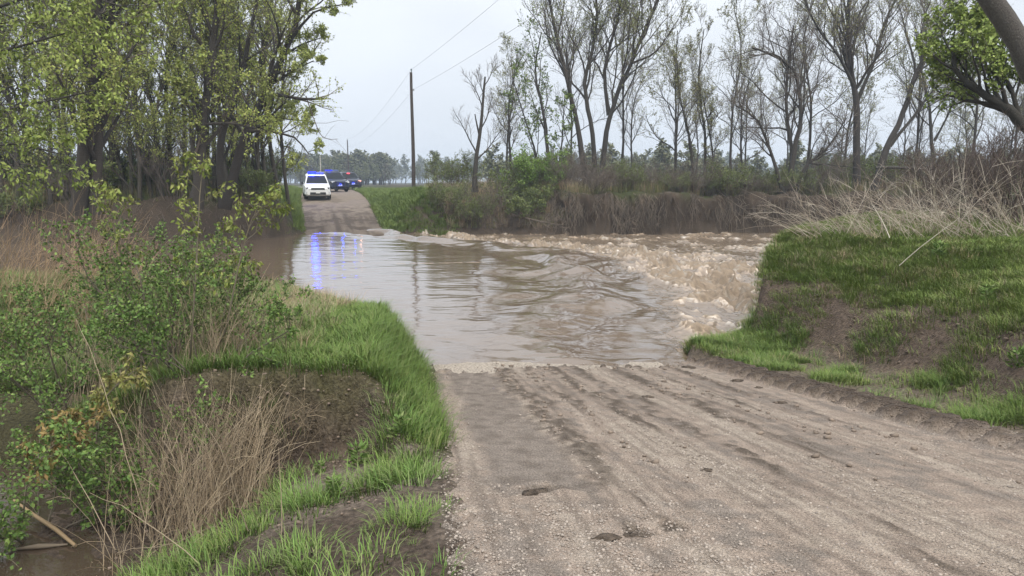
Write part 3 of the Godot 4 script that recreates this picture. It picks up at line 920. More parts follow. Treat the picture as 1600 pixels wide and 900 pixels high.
func make_left_grove() -> void:
	var grove := "trees of the grove on the far left bank"
	var green := [Color(0.28, 0.34, 0.08), Color(0.23, 0.29, 0.07), Color(0.33, 0.37, 0.1), Color(0.31, 0.32, 0.105)]
	var g := leafy(1.0)
	g.green = green; g.bark = Color(0.09, 0.078, 0.066); g.first = 0.15; g.leaf_n = 2; g.count = [16, 7, 6, 4]; g.ratio = [0.24, 0.55, 0.6, 0.6]
	limb(g, [Vector3(-14.50, 1.54, -25.00), Vector3(-14.19, 3.33, -25.00), Vector3(-13.83, 5.19, -25.00), Vector3(-13.42, 7.21, -25.00), Vector3(-13.28, 9.58, -25.00), Vector3(-13.34, 11.31, -25.00)], 0.25, 0.12)
	limb(g, [Vector3(-14.07, 1.53, -25.30), Vector3(-13.95, 3.13, -25.30), Vector3(-13.57, 5.22, -25.30), Vector3(-13.29, 7.27, -25.30), Vector3(-12.71, 9.66, -25.30), Vector3(-12.27, 11.41, -25.30)], 0.22, 0.1)
	finish_tree(g, "twin_trunk_tree", "dark twin-trunked tree at the left of the grove", "tree", grove, Vector3(-14.23, 1.50, -25.00))

	g = leafy(1.1)
	g.green = green; g.bark = Color(0.115, 0.1, 0.082); g.first = 0.12; g.count = [18, 7, 6, 4]; g.ratio = [0.24, 0.55, 0.6, 0.6]
	limb(g, [Vector3(-12.69, 1.58, -30.00), Vector3(-12.32, 3.61, -30.00), Vector3(-12.15, 5.22, -30.00), Vector3(-11.68, 7.17, -30.00), Vector3(-11.43, 9.09, -30.00), Vector3(-11.11, 11.67, -30.00)], 0.26, 0.1)
	limb(g, [Vector3(-12.12, 5.71, -30.00), Vector3(-12.63, 6.03, -29.60), Vector3(-13.33, 5.68, -29.20)], 0.07, 0.03, 1)
	limb(g, [Vector3(-12.12, 4.85, -30.00), Vector3(-11.04, 4.89, -29.50), Vector3(-9.77, 4.66, -29.00)], 0.07, 0.03, 1)
	finish_tree(g, "thick_trunk_tree", "thick dark trunk standing in the middle of the left grove", "tree", grove, Vector3(-12.70, 1.53, -30.00))

	g = leafy(1.5)
	g.green = [Color(0.29, 0.34, 0.09), Color(0.24, 0.29, 0.08), Color(0.33, 0.365, 0.12)]
	g.bark = Color(0.075, 0.065, 0.055); g.first = 0.12; g.count = [14, 6, 5, 4]; g.ratio = [0.28, 0.55, 0.6, 0.6]; g.leaf_n = 2; g.leaf_len = 0.08; g.leaf_wide = 0.055
	limb(g, [Vector3(-11.92, 1.55, -31.00), Vector3(-11.24, 3.51, -31.00), Vector3(-10.47, 5.31, -31.00), Vector3(-9.61, 6.95, -31.00), Vector3(-8.71, 8.81, -31.00), Vector3(-8.33, 10.77, -31.00), Vector3(-8.05, 12.69, -31.00)], 0.23, 0.08)
	g.count = [6, 6, 5, 3]; g.ratio = [0.4, 0.6, 0.6, 0.6]
	limb(g, [Vector3(-10.07, 6.07, -31.00), Vector3(-9.22, 6.07, -30.60), Vector3(-8.35, 5.86, -30.20), Vector3(-7.34, 5.86, -30.00)], 0.08, 0.045, 1, 0.4)
	limb(g, [Vector3(-10.84, 4.67, -31.00), Vector3(-9.73, 4.63, -30.40), Vector3(-8.55, 4.34, -29.80), Vector3(-7.94, 3.71, -29.50)], 0.08, 0.02, 0, 0.2)
	limb(g, [Vector3(-8.86, 8.32, -31.00), Vector3(-7.80, 9.20, -30.50), Vector3(-6.67, 9.37, -30.00)], 0.07, 0.02, 0, 0.2)
	limb(g, [Vector3(-12.12, 1.53, -31.50), Vector3(-12.23, 4.06, -31.80), Vector3(-11.34, 6.96, -32.00), Vector3(-10.54, 9.78, -32.00), Vector3(-9.90, 12.27, -32.00)], 0.2, 0.05)
	limb(g, [Vector3(-9.82, 6.95, -31.00), Vector3(-8.80, 7.02, -30.60), Vector3(-7.81, 7.34, -30.30)], 0.06, 0.02, 0, 0.1)
	limb(g, [Vector3(-10.42, 5.31, -31.00), Vector3(-9.38, 5.18, -31.00), Vector3(-8.24, 5.02, -30.60)], 0.06, 0.02, 0, 0.1)
	limb(g, [Vector3(-9.28, 7.58, -31.00), Vector3(-8.62, 8.16, -31.50), Vector3(-7.95, 8.51, -32.00)], 0.06, 0.02, 0, 0.1)
	g.leaf_n = 0
	limb(g, [Vector3(-8.14, 5.98, -30.20), Vector3(-7.77, 4.97, -30.00), Vector3(-7.47, 4.35, -30.00), Vector3(-6.89, 4.30, -30.00)], 0.025, 0.008, 2)
	limb(g, [Vector3(-8.81, 4.02, -29.80), Vector3(-8.68, 3.47, -29.70), Vector3(-8.60, 2.92, -29.60)], 0.02, 0.008, 2)
	finish_tree(g, "leaning_tree", "leafy tree leaning right over the road at the right end of the grove", "tree", grove, Vector3(-11.93, 1.50, -31.00))

	# the grove's younger stems
	var kinds := []
	for k in 5:
		g = leafy(0.9)
		g.green = green; g.bark = Color(0.13, 0.115, 0.09)
		g.count = [26, 6, 5, 4]; g.ratio = [0.18, 0.55, 0.62, 0.6]; g.first = 0.08 if k < 3 else 0.25; g.leaf_len = 0.08; g.leaf_wide = 0.05
		g.leaf_n = 2 if k < 2 else 1
		var hgt := 11.0 + k
		limb(g, [Vector3(0, -0.3, 0), Vector3(rr(-0.5, 0.5), hgt * 0.35, rr(-0.4, 0.4)), Vector3(rr(-1, 1), hgt * 0.7, rr(-0.5, 0.5)), Vector3(rr(-1.2, 1.2), hgt, 0)], 0.12, 0.03)
		kinds.append(finish_tree(g, "grove_tree", "", "tree", "young trees crowding the left grove"))
	var spots := [[12, 27], [35, 31], [62, 26], [82, 33], [100, 38], [178, 28], [195, 35], [210, 30], [228, 38], [242, 28.5], [258, 33], [280, 30], [292, 36], [345, 38], [362, 34], [405, 36], [120, 33], [330, 33], [-30, 29], [440, 38], [395, 33.5], [370, 32], [420, 35], [455, 37], [385, 38], [5, 36], [48, 29], [110, 29], [165, 32], [203, 27.5], [222, 33], [252, 29], [276, 35], [325, 37], [338, 29.5], [372, 37]]
	for k in spots.size():
		var x: float = (spots[k][0] - 800.0) / 1164.0 * spots[k][1]
		var at := on_land(x, -maxf(float(spots[k][1]), lin(far_shore, x) + 1.6))
		at.x = (spots[k][0] - 800.0) / 1164.0 * -at.z
		at = on_land(at.x, at.z)
		var o: Node3D = kinds[k] if k < 5 else copy(kinds[k % 5], "", at, 0.0, rr(0.8, 1.1))
		o.position = at
		o.rotation.y = rr(0, TAU)
		name_later(o, ("slim leafy tree " if k % 5 < 2 else "slim thinly leaved tree ") + beside(spots[k][0]), spots[k][0])

	# maple at the left edge, nearer than the grove, reaching into the picture
	g = leafy(1.0)
	g.green = [Color(0.23, 0.29, 0.07), Color(0.27, 0.32, 0.085), Color(0.19, 0.245, 0.06)]
	g.leaf_len = 0.1; g.leaf_wide = 0.05; g.droop = 0.9; g.count = [9, 5, 4, 4]; g.leaf_n = 1; g.ratio = [0.36, 0.5, 0.5, 0.5]; g.first = 0.3; g.lift = 0.1
	var foot := on_land(-14.3, -16.5, 0.2)
	limb(g, [foot, Vector3(-13.80, 3.36, -16.50), Vector3(-12.84, 4.81, -16.20), Vector3(-12.11, 6.31, -16.00), Vector3(-11.55, 7.81, -16.00)], 0.14, 0.05)
	limb(g, [Vector3(-13.28, 4.02, -16.30), Vector3(-11.58, 4.88, -15.80), Vector3(-9.97, 5.26, -15.40), Vector3(-8.68, 5.53, -15.20)], 0.06, 0.015, 0, 0.3)
	limb(g, [Vector3(-13.55, 3.63, -16.40), Vector3(-11.56, 3.85, -15.80), Vector3(-9.81, 4.13, -15.40), Vector3(-8.26, 4.42, -15.20)], 0.05, 0.012, 0, 0.3)
	limb(g, [Vector3(-13.67, 3.22, -16.40), Vector3(-11.48, 3.25, -15.60), Vector3(-10.01, 3.36, -15.20), Vector3(-9.01, 3.17, -15.00)], 0.045, 0.012, 0, 0.3)
	limb(g, [Vector3(-12.58, 5.18, -16.10), Vector3(-10.68, 5.97, -15.60), Vector3(-8.98, 6.30, -15.40), Vector3(-7.64, 6.01, -15.20)], 0.05, 0.012, 0, 0.3)
	finish_tree(g, "maple_tree", "maple with large bright leaves reaching in from the left edge", "tree", "", foot)

func make_distance() -> void:
	# hazy tree lines beyond the fields: single trees where they stand out, a wood where they merge
	var kinds := []
	for k in 4:
		var g := leafy(0.9)
		g.green = [Color(0.15, 0.175, 0.08), Color(0.17, 0.185, 0.1), Color(0.13, 0.155, 0.075)]
		g.leaf_len = 0.5; g.leaf_wide = 0.35; g.thin = 0.03; g.leaf_n = 1; g.count = [12, 6, 3, 2]; g.deepest = 2 if k < 2 else 3; g.ratio[0] = 0.4; g.first = 0.2
		if k == 3: g.leaf_n = 0
		g.wander = 0.2
		limb(g, [Vector3(0, -0.3, 0), Vector3(rr(-0.3, 0.3), 4, 0), Vector3(rr(-0.8, 0.8), 7, 0), Vector3(rr(-1, 1), 10, 0)], 0.25, 0.06)
		kinds.append(finish_tree(g, "field_tree", "", "tree", "hazy trees beyond the fields"))
	var used := 0
	var rows := [[392, 280, 240, 0.75], [400, 262, 260, 1.1], [474, 246, 170, 1.0], [486, 240, 168, 1.05], [500, 246, 172, 1.0], [516, 250, 178, 1.0], [530, 254, 182, 1], [546, 258, 188, 1], [560, 262, 190, 1], [574, 258, 185, 1], [590, 262, 190, 1], [604, 260, 180, 1], [655, 262, 200, 1], [668, 256, 150, 1], [684, 244, 120, 1], [700, 254, 130, 1], [716, 262, 140, 1]]
	for k in rows.size():
		var d: float = rows[k][2]
		var x: float = (rows[k][0] - 800.0) / 1164.0 * d
		var at := on_land(x, -d)
		var hgt: float = (285.0 - rows[k][1]) / 1164.0 * d + 0.7
		var t: Node3D = kinds[k % 4] if k < 4 else copy(kinds[k % 4], "", at, rr(0, TAU))
		t.position = at
		t.scale = Vector3.ONE * hgt / 10.0
		var lab := "hazy tree in the row beyond the fields behind the patrol cars"
		if k < 2: lab = "pale hazy tree far off, left of the white car"
		elif k > 11: lab = "hazy tree beyond the fields near the tall utility pole"
		name_later(t, lab, rows[k][0])
	# the far wood: too many stems to count
	for side in 3:
		var mm := MultiMesh.new()
		mm.transform_format = MultiMesh.TRANSFORM_3D
		var src := Growth.new()
		src = leafy(0.6)
		src.green = [Color(0.14, 0.155, 0.08), Color(0.155, 0.16, 0.095)]
		src.leaf_len = 0.7; src.leaf_wide = 0.5; src.thin = 0.05; src.leaf_n = 2; src.count = [10, 5, 2, 2]; src.deepest = 2; src.ratio[0] = 0.4; src.first = 0.1
		limb(src, [Vector3(0, -0.3, 0), Vector3(0.3, 4, 0), Vector3(-0.3, 7, 0), Vector3(0.1, 10, 0)], 0.25, 0.06)
		mm.mesh = mesh_of([src.wood, src.twigs, src.leaves], [M.bark, M.twig, M.leaf])
		var n: int = [170, 330, 90][side]
		mm.instance_count = n
		for k in n:
			var px := rr(-250, 470) if side == 0 else rr(610, 1900)
			var d := rr(330, 400) if side == 0 else (rr(320, 420) if k % 3 else rr(95, 150))
			if side == 1 and k % 3 == 0: px = rr(760, 1800)
			if side == 2:
				px = rr(472, 612)
				d = rr(195, 260)
			var x := (px - 800.0) / 1164.0 * d
			var s := rr(0.75, 1.1) * (1.0 if d > 190.0 else 0.45) * (0.75 if side == 2 else 1.0)
			mm.set_instance_transform(k, Transform3D(Basis(Vector3.UP, rr(0, TAU)).scaled(Vector3(s * 1.3, s, s * 1.3)), on_land(x, -d)))
		var o := MultiMeshInstance3D.new()
		o.multimesh = mm
		o.name = numbered("distant_wood")
		add_child(o)
		tag(o, ["grey-green wood along the horizon left of the patrol cars", "low hazy wood on the horizon behind the right bank trees", "hazy thicket filling the tree row behind the patrol cars"][side], "wood", "", "stuff")

# ---------------------------------------------------------------- undergrowth
func tuft(n: int, h0: float, h1: float, spread: float, w: float, bend: float, cols: Array) -> Sheet:
	var s := Sheet.new()
	for k in n:
		var a := rr(0, TAU)
		var out := Vector3(cos(a), 0, sin(a))
		var h := rr(h0, h1)
		var c: Color = cols[rng.randi() % cols.size()]
		c = c * rr(0.8, 1.2)
		s.blade(out * spread * sqrt(rng.randf()) - Vector3(0, 0.02, 0), out.rotated(Vector3.UP, rr(-0.7, 0.7)), h, w * rr(0.7, 1.2), h * bend * rr(0.2, 1.3), c, c * rr(0.95, 1.15))
	return s

func strew(called: String, label: String, category: String, sheet: Sheet, material: Material, spots: Array) -> MultiMeshInstance3D:
	# spots: [Vector3, scale, tint]
	var mm := MultiMesh.new()
	mm.transform_format = MultiMesh.TRANSFORM_3D
	mm.use_colors = true
	mm.mesh = mesh_of([sheet], [material])
	mm.instance_count = spots.size()
	for k in spots.size():
		var b := Basis(Vector3.UP, rr(0, TAU)).rotated(Vector3(1, 0, 0), rr(-0.12, 0.12)).scaled(Vector3.ONE * float(spots[k][1]))
		mm.set_instance_transform(k, Transform3D(b, spots[k][0]))
		mm.set_instance_color(k, spots[k][2])
	var o := MultiMeshInstance3D.new()
	o.multimesh = mm
	o.name = numbered(called)
	add_child(o)
	tag(o, label, category, "", "stuff")
	return o

func tint(v := 0.18) -> Color:
	var k := rr(1.0 - v, 1.0 + v)
	return Color(k * rr(0.92, 1.1), k, k * rr(0.9, 1.05))

var fresh := [Color(0.115, 0.185, 0.045), Color(0.135, 0.21, 0.055), Color(0.095, 0.16, 0.04), Color(0.17, 0.21, 0.08)]
var mixed := [Color(0.15, 0.21, 0.055), Color(0.175, 0.225, 0.07), Color(0.125, 0.185, 0.05), Color(0.14, 0.205, 0.05), Color(0.16, 0.22, 0.06), Color(0.25, 0.21, 0.13)]
var tan := [Color(0.36, 0.28, 0.185), Color(0.29, 0.225, 0.15), Color(0.42, 0.34, 0.235), Color(0.23, 0.18, 0.125)]

func mound_ok(x: float, d: float) -> float:
	# chance of turf on the left mound and the silt in front of it
	var t := road_left(d) - x
	if t < 0.06 + 0.12 * n_lump.get_noise_2d(d * 40.0, 1.0): return 0.0
	if d > lin(near_shore, x) - 0.05: return 0.0
	if d < 8.2 and x < lin(puddle_edge, d) + 0.1: return 0.0
	var g := n_lump.get_noise_2d(x * 24.0, d * 24.0)
	if t < 0.5 and d > 4.75: return clampf(0.7 + 1.4 * g, 0.12, 1.0)
	var scarp := 5.85 + 0.62 + 0.35 * sm(2.0, 3.0, t)
	if d > scarp - 0.08 + 0.1 * g:
		return clampf(0.85 + g, 0.25, 1.0)
	if d > 5.35 and t < 2.1 and t > 0.3: return 0.012 if g < 0.3 else 0.12
	return 0.4 if g > (0.22 - 0.2 * sm(1.0, 1.6, t)) else 0.015

func make_grass() -> void:
	var short_t := tuft(34, 0.05, 0.15, 0.15, 0.006, 0.9, fresh)
	var long_t := tuft(34, 0.1, 0.34, 0.13, 0.008, 1.0, fresh)
	var dull_t := tuft(34, 0.04, 0.13, 0.17, 0.006, 1.1, mixed)
	var dry_t := tuft(24, 0.12, 0.4, 0.14, 0.005, 1.2, tan)
	var a := []
	var b := []
	var c := []
	for k in 17000:
		var d := rr(2.6, 16.4)
		var t := rr(0.0, 3.4 if d < 9.0 else 4.2)
		var x := road_left(d) - t
		if rng.randf() > mound_ok(x, d): continue
		var p := on_land(x, -d)
		if p.y < 0.02: continue
		var edge := t < 0.75 and d > 6.2
		if (edge and rng.randf() < 0.8) or rng.randf() < 0.15: b.append([p, rr(0.35, 0.8) * (1.0 if edge else 0.6), tint()])
		elif rng.randf() < 0.14 * sm(0.9, 1.6, t) * sm(6.5, 7.5, d): c.append([p, rr(0.5, 1.0), tint()])
		else: a.append([p, rr(0.6, 1.25), tint()])
	for k in 9000:
		var d := rr(8.0, 20.0)
		var x := -rr(3.5, 0.75 * d + 2.0)
		if d > lin(near_shore, x) - 0.2 or road_left(d) - x < 2.5: continue
		var p := on_land(x, -d)
		if p.y < 0.03: continue
		(b if rng.randf() < 0.8 else c).append([p, rr(0.6, 1.2), tint()])
	strew("grass", "short green grass in patches on the left mound and the silt before it", "grass", short_t, M.grass, a)
	strew("long_grass", "long green grass along the road edge of the left mound", "grass", long_t, M.grass, b)
	strew("dry_grass", "bleached dead grass among the green on the left mound", "grass", dry_t, M.straw, c)
	a = []; b = []; c = []
	for k in 60000:
		var d := rr(4.0, 23.0)
		var x := road_right(d) + rr(0.05, 10.0) * rng.randf() + 0.05
		if d > lin(near_shore, x) - 0.1: continue
		var shelf := x - road_right(d)
		var t := shelf - lin(toe_shift, d)
		var g := n_lump.get_noise_2d(x * 13.0, d * 13.0)
		var p := on_land(x, -d)
		var keep := 0.0
		if shelf < 0.3: keep = 0.0
		elif t < 0.25: keep = (0.75 if g > -0.1 else 0.2) if d > 10.3 else (0.4 if g > 0.2 else 0.015)
		elif t < 0.75: keep = 0.6 if d > 11.0 else (0.6 if g > 0.1 else 0.04)
		elif t < 1.35 + 0.5 * g: keep = 0.05 if g < 0.15 else 0.4
		else: keep = 0.95 if g > -0.35 else 0.35
		if rng.randf() > keep: continue
		if t < 0.8 and rng.randf() < 0.6: b.append([p, rr(0.3, 0.65), tint()])
		elif rng.randf() < 0.04: c.append([p, rr(0.4, 0.8), tint()])
		else: a.append([p, rr(0.6, 1.2), tint()])
	strew("grass", "short yellow-green grass covering the top of the near right bank", "grass", dull_t, M.grass, a)
	strew("long_grass", "ragged green grass at the foot of the near right bank", "grass", long_t, M.grass, b)
	strew("dry_grass", "dead grass scattered over the near right bank", "grass", dry_t, M.straw, c)
	# the far side: coarser tufts
	var verge_t := tuft(24, 0.12, 0.34, 0.25, 0.022, 0.7, [Color(0.15, 0.21, 0.06), Color(0.17, 0.23, 0.07), Color(0.12, 0.17, 0.05)])
	var brush_t := tuft(26, 0.25, 0.8, 0.3, 0.016, 0.5, [Color(0.17, 0.185, 0.075), Color(0.15, 0.16, 0.07), Color(0.25, 0.21, 0.13), Color(0.14, 0.17, 0.06)])
	var reed_t := tuft(26, 0.4, 1.1, 0.28, 0.014, 0.35, tan)
	a = []; b = []; c = []
	for k in 42000:
		var d := rr(29.0, 78.0)
		var x := rr(-0.85, 0.85) * d
		var sd := d - lin(far_shore, x)
		if sd < 0.3: continue
		var u := x - far_middle(d)
		var half := far_half(d)
		if absf(u) < half + 0.15: continue
		var p := on_land(x, -d)
		if p.y < 0.05: continue
		var on_face := sd < lin(far_bank, x) * 0.85 + 0.5
		var g := n_lump.get_noise_2d(x * 5.0, d * 5.0)
		if u > 0.0 and u < half + 7.0 - 0.35 * maxf(0.0, 44.0 - d) and x < -3.5 + g * 2.0 or (u < 0.0 and u > -half - 2.2):
			a.append([p, rr(0.7, 1.3), tint()])
		elif x > -6.0 and x < 4.0 and sd < 6.0:
			if rng.randf() < 0.5: c.append([p, rr(0.5, 1.1), tint(0.25)])
			else: b.append([p, rr(0.5, 1.1), tint(0.25)])
		elif on_face:
			if rng.randf() < 0.06: b.append([p, rr(0.3, 0.6), tint(0.25)])
		else:
			(b if rng.randf() < 0.85 else c).append([p, rr(0.6, 1.3), tint(0.25)])
	for k in 9000:
		# the verge beside the far road is thick
		var d := rr(38.5, 75.0)
		var side := 1.0 if rng.randf() < 0.75 else -1.0
		var u := far_half(d) + rr(0.1, 6.0 if side > 0.0 else 2.4)
		var x := far_middle(d) + side * u
		if d - lin(far_shore, x) < 0.4 or x > -3.0: continue
		a.append([on_land(x, -d), rr(0.6, 1.1), tint()])
	strew("verge_grass", "green grass on the verges beside the far road", "grass", verge_t, M.grass, a)
	strew("rank_grass", "olive grass and weeds carpeting the far banks under the trees", "grass", brush_t, M.grass, b)
	strew("dry_reeds", "tan dead reeds on the slope right of the far road", "grass", reed_t, M.straw, c)

func stems(n: int, spread: float, h0: float, h1: float, lean: Vector3, loose: float, r: float, cols: Array, fork := 0.0) -> Sheet:
	# a clump of dead stalks rising from the origin
	var s := Sheet.new()
	for k in n:
		var a := rr(0, TAU)
		var p := Vector3(cos(a), 0, sin(a)) * spread * sqrt(rng.randf()) - Vector3(0, 0.05, 0)
		var h := rr(h0, h1)
		var t := (Vector3.UP + lean * rr(0.3, 1.6) + Vector3(rr(-1, 1), 0, rr(-1, 1)) * loose).normalized()
		var pts := PackedVector3Array([p])
		var rad := PackedFloat32Array([r])
		var sag := any_dir() * 0.12 + lean * 0.12 + Vector3.DOWN * 0.1
		for m in 4:
			t = (t + sag).normalized()
			p += t * h / 4.0
			pts.append(p)
			rad.append(r * (1.0 - 0.2 * (m + 1)))
		var c: Color = cols[rng.randi() % cols.size()]
		if r > 0.005:
			var f := rr(0.5, 1.3)
			for m in rad.size(): rad[m] *= f
		s.tube(pts, rad, 3, c * rr(0.8, 1.2))
		if rng.randf() < fork:
			for m in 2 + rng.randi() % 3:
				var q := pts[1 + rng.randi() % 3]
				var e := (t + any_dir() * 0.8).normalized()
				var l := h * rr(0.1, 0.3)
				s.tube(PackedVector3Array([q, q + e * l * 0.5 + Vector3.UP * 0.02, q + e * l]), PackedFloat32Array([r * 0.6, r * 0.45, r * 0.3]), 3, c * rr(0.8, 1.2))
	return s

func bush(n: int, hgt: float, spread: float, g: Growth) -> void:
	for k in n:
		var a := rr(0, TAU)
		var o := Vector3(cos(a), 0, sin(a))
		var p := o * spread * 0.3 * rng.randf() - Vector3(0, 0.08, 0)
		var h := hgt * rr(0.6, 1.0)
		limb(g, [p, p + o * spread * 0.25 + Vector3.UP * h * 0.4, p + o * spread * rr(0.4, 0.8) + Vector3.UP * h * 0.75, p + o * spread * rr(0.5, 1.1) + Vector3.UP * h], 0.004 + hgt * 0.006, 0.004, 1, 0.2)

func finish_plant(g: Growth, called: String, label: String, category: String, foot: Vector3, group := "") -> Node3D:
	var t := thing(called, label, category, foot, 0.0, group)
	if g.wood.i.size(): part("stems", g.wood, M.twig, t)
	if g.twigs.i.size() + g.leaves.i.size(): obj("foliage", mesh_of([g.twigs, g.leaves], [M.twig, M.leaf]), t)
	return t

func make_left_plants() -> void:
	# leafy shrubs that stand in the hollow left of the mound
	var where := [[-3.05, 5.9, 0.95, "broad green shrub overhanging the backwater at lower left"], [-3.35, 7.0, 1.4, "tall leafy green shrub in the middle of the left thicket"], [-4.2, 6.9, 1.15, "dense green shrub at the left edge above the backwater"], [-3.4, 8.0, 1.2, "green shrub behind the dry stalks, nearest the grassy mound"], [-3.6, 5.3, 0.75, "small green shrub at the water in the lower left"], [-2.75, 6.5, 0.8, "small green shrub at the left end of the eroded face"], [-4.9, 8.6, 1.25, "green shrub farthest back in the left thicket"]]
	for w in where:
		var g := leafy(1.0)
		g.bark = Color(0.11, 0.095, 0.07); g.bark_fine = Color(0.12, 0.11, 0.07)
		g.green = [Color(0.1, 0.17, 0.045), Color(0.125, 0.2, 0.05), Color(0.08, 0.14, 0.035), Color(0.16, 0.23, 0.06)]
		g.count = [8, 9, 5, 3]; g.ratio = [0.4, 0.42, 0.55, 0.5]; g.deepest = 3
		g.leaf_n = 2; g.leaf_len = 0.034; g.leaf_wide = 0.021; g.leaf_from = 0.15; g.thin = 0.0025; g.lift = 0.15; g.droop = 0.2
		bush(7, w[2], 0.8, g)
		finish_plant(g, "leafy_shrub", w[3], "shrub", on_land(w[0], -w[1]), "green shrubs in the left thicket")
	# box elder seedlings with yellow-green hanging leaves
	var sap := [[Vector3(-3.01, 0.35, -7.21), [Vector3(-2.59, 1.26, -6.60), Vector3(-2.48, 1.83, -6.70), Vector3(-2.36, 2.28, -6.80), Vector3(-2.18, 2.40, -6.80)], "seedling with yellow-green drooping leaves, highest above the creek"],
		[Vector3(-3.03, 0.35, -6.81), [Vector3(-2.80, 1.30, -6.40), Vector3(-2.76, 1.96, -6.50), Vector3(-2.75, 2.46, -6.60), Vector3(-2.74, 2.73, -6.70)], "thin upright seedling with small pale leaves left of the drooping one"],
		[Vector3(-3.39, 0.15, -5.78), [Vector3(-3.31, 0.56, -5.70), Vector3(-3.21, 0.92, -5.70), Vector3(-2.91, 1.16, -5.60)], "low seedling with olive leaves above the backwater"],
		[Vector3(-3.75, 0.05, -5.30), [Vector3(-3.56, 0.39, -5.20), Vector3(-3.35, 0.69, -5.20), Vector3(-3.10, 0.88, -5.20)], "bronze-leaved seedling at the lower left corner"],
		[Vector3(-3.53, 0.30, -6.96), [Vector3(-3.83, 1.36, -7.40), Vector3(-3.94, 2.13, -7.40), Vector3(-3.98, 2.44, -7.40)], "slender seedling with a bright green tip left in the thicket"]]
	for w in sap:
		var g := leafy(1.0)
		g.bark = Color(0.16, 0.14, 0.1); g.bark_fine = Color(0.15, 0.13, 0.07)
		g.green = [Color(0.2, 0.24, 0.055), Color(0.16, 0.21, 0.05), Color(0.23, 0.25, 0.08)]
		if w[2].begins_with("bronze"): g.green = [Color(0.22, 0.15, 0.06), Color(0.25, 0.18, 0.07), Color(0.19, 0.17, 0.06)]
		elif w[2].begins_with("low"): g.green = [Color(0.18, 0.19, 0.055), Color(0.21, 0.19, 0.07)]
		g.count = [11, 5, 3, 3]; g.ratio = [0.2, 0.4, 0.5, 0.5]; g.first = 0.35; g.deepest = 2; g.leaf_level = 2
		g.leaf_n = 2; g.leaf_len = 0.05; g.leaf_wide = 0.02; g.leaf_from = 0.4; g.thin = 0.0025; g.droop = 1.0; g.lift = 0.1
		var foot: Vector3 = w[0]
		foot.y = land(foot.x, -foot.z) - 0.05
		limb(g, [foot] + w[1], 0.009, 0.004)
		for s: Sheet in [g.wood, g.twigs, g.leaves]:
			for k in s.v.size(): s.v[k] -= foot
		finish_plant(g, "box_elder_seedling", w[2], "seedling", foot, "seedlings in the left thicket")
	# dead stalks
	var clumps := [[Vector3(-2.3, 0, -5.3), 150, 0.4, 0.5, 1.2, Vector3(0.1, 0, 0), 0.2, "thick clump of tan dead stalks in front of the green shrubs"],
		[Vector3(-2.65, 0, -5.6), 120, 0.4, 0.6, 1.3, Vector3(-0.15, 0, 0), 0.24, "clump of tan dead stalks leaning left over the green shrubs"],
		[Vector3(-2.1, 0, -5.55), 110, 0.3, 0.5, 1.1, Vector3(0.05, 0, 0), 0.18, "upright tan dead stalks beside the eroded face"],
		[Vector3(-2.78, 0.45, -6.89), 120, 0.4, 0.4, 1.0, Vector3(0.15, 0, 0.1), 0.3, "clump of dead stalks at the left end of the eroded face"],
		[Vector3(-2.03, 0.70, -6.09), 80, 0.3, 0.3, 0.75, Vector3(0.1, 0, 0.35), 0.4, "dead stalks spilling over the left part of the eroded face"],
		[Vector3(-3.01, 0.60, -8.35), 60, 0.55, 0.25, 0.6, Vector3(0.2, 0, 0), 0.45, "low matted dead stalks on the grassy mound"],
		[Vector3(-7.66, 1.27, -11.50), 190, 1.2, 0.9, 2.0, Vector3(0.25, 0, 0.1), 0.35, "big stand of orange-tan dead grass at the left edge"],
		[Vector3(-6.46, 1.20, -10.50), 150, 0.9, 0.6, 1.6, Vector3(0.3, 0, 0.1), 0.4, "orange-tan dead grass right beside the big stand"],
		[Vector3(-6.48, 0.67, -9.50), 160, 0.9, 0.4, 1.1, Vector3(0.3, 0, 0.3), 0.6, "fallen brown dead grass below the big stand"],
		[Vector3(-7.31, 0.98, -13.00), 120, 0.9, 0.6, 1.5, Vector3(0.15, 0, 0), 0.4, "dead grass behind the green shrubs by the creek"],
		[Vector3(-2.5, 0, -4.9), 60, 0.35, 0.4, 0.9, Vector3(0.1, 0, 0.1), 0.35, "brown dead stalks hanging over the bank above the backwater"],
		[Vector3(-4.06, 0.30, -7.37), 90, 0.5, 0.6, 1.3, Vector3(0.1, 0, 0), 0.3, "dead stalks among the leaves of the left shrubs"],
		[Vector3(-3.48, 0.60, -10.76), 60, 0.5, 0.25, 0.6, Vector3(0.2, 0, 0), 0.35, "brown dead stems at the far end of the mound"]]
	for w in clumps:
		var foot: Vector3 = w[0]
		foot.y = land(foot.x, -foot.z)
		var far: bool = foot.z < -9.0
		var o := obj("dead_stalks", mesh_of([stems(w[1], w[2], w[3], w[4], w[5], w[6], 0.004 if far else 0.0032, tan if not far else [Color(0.38, 0.26, 0.16), Color(0.3, 0.21, 0.13), Color(0.42, 0.31, 0.2)], 0.5)], [M.straw]))
		o.position = foot
		tag(o, w[7], "dead grass", "clumps of dead stalks on the left")
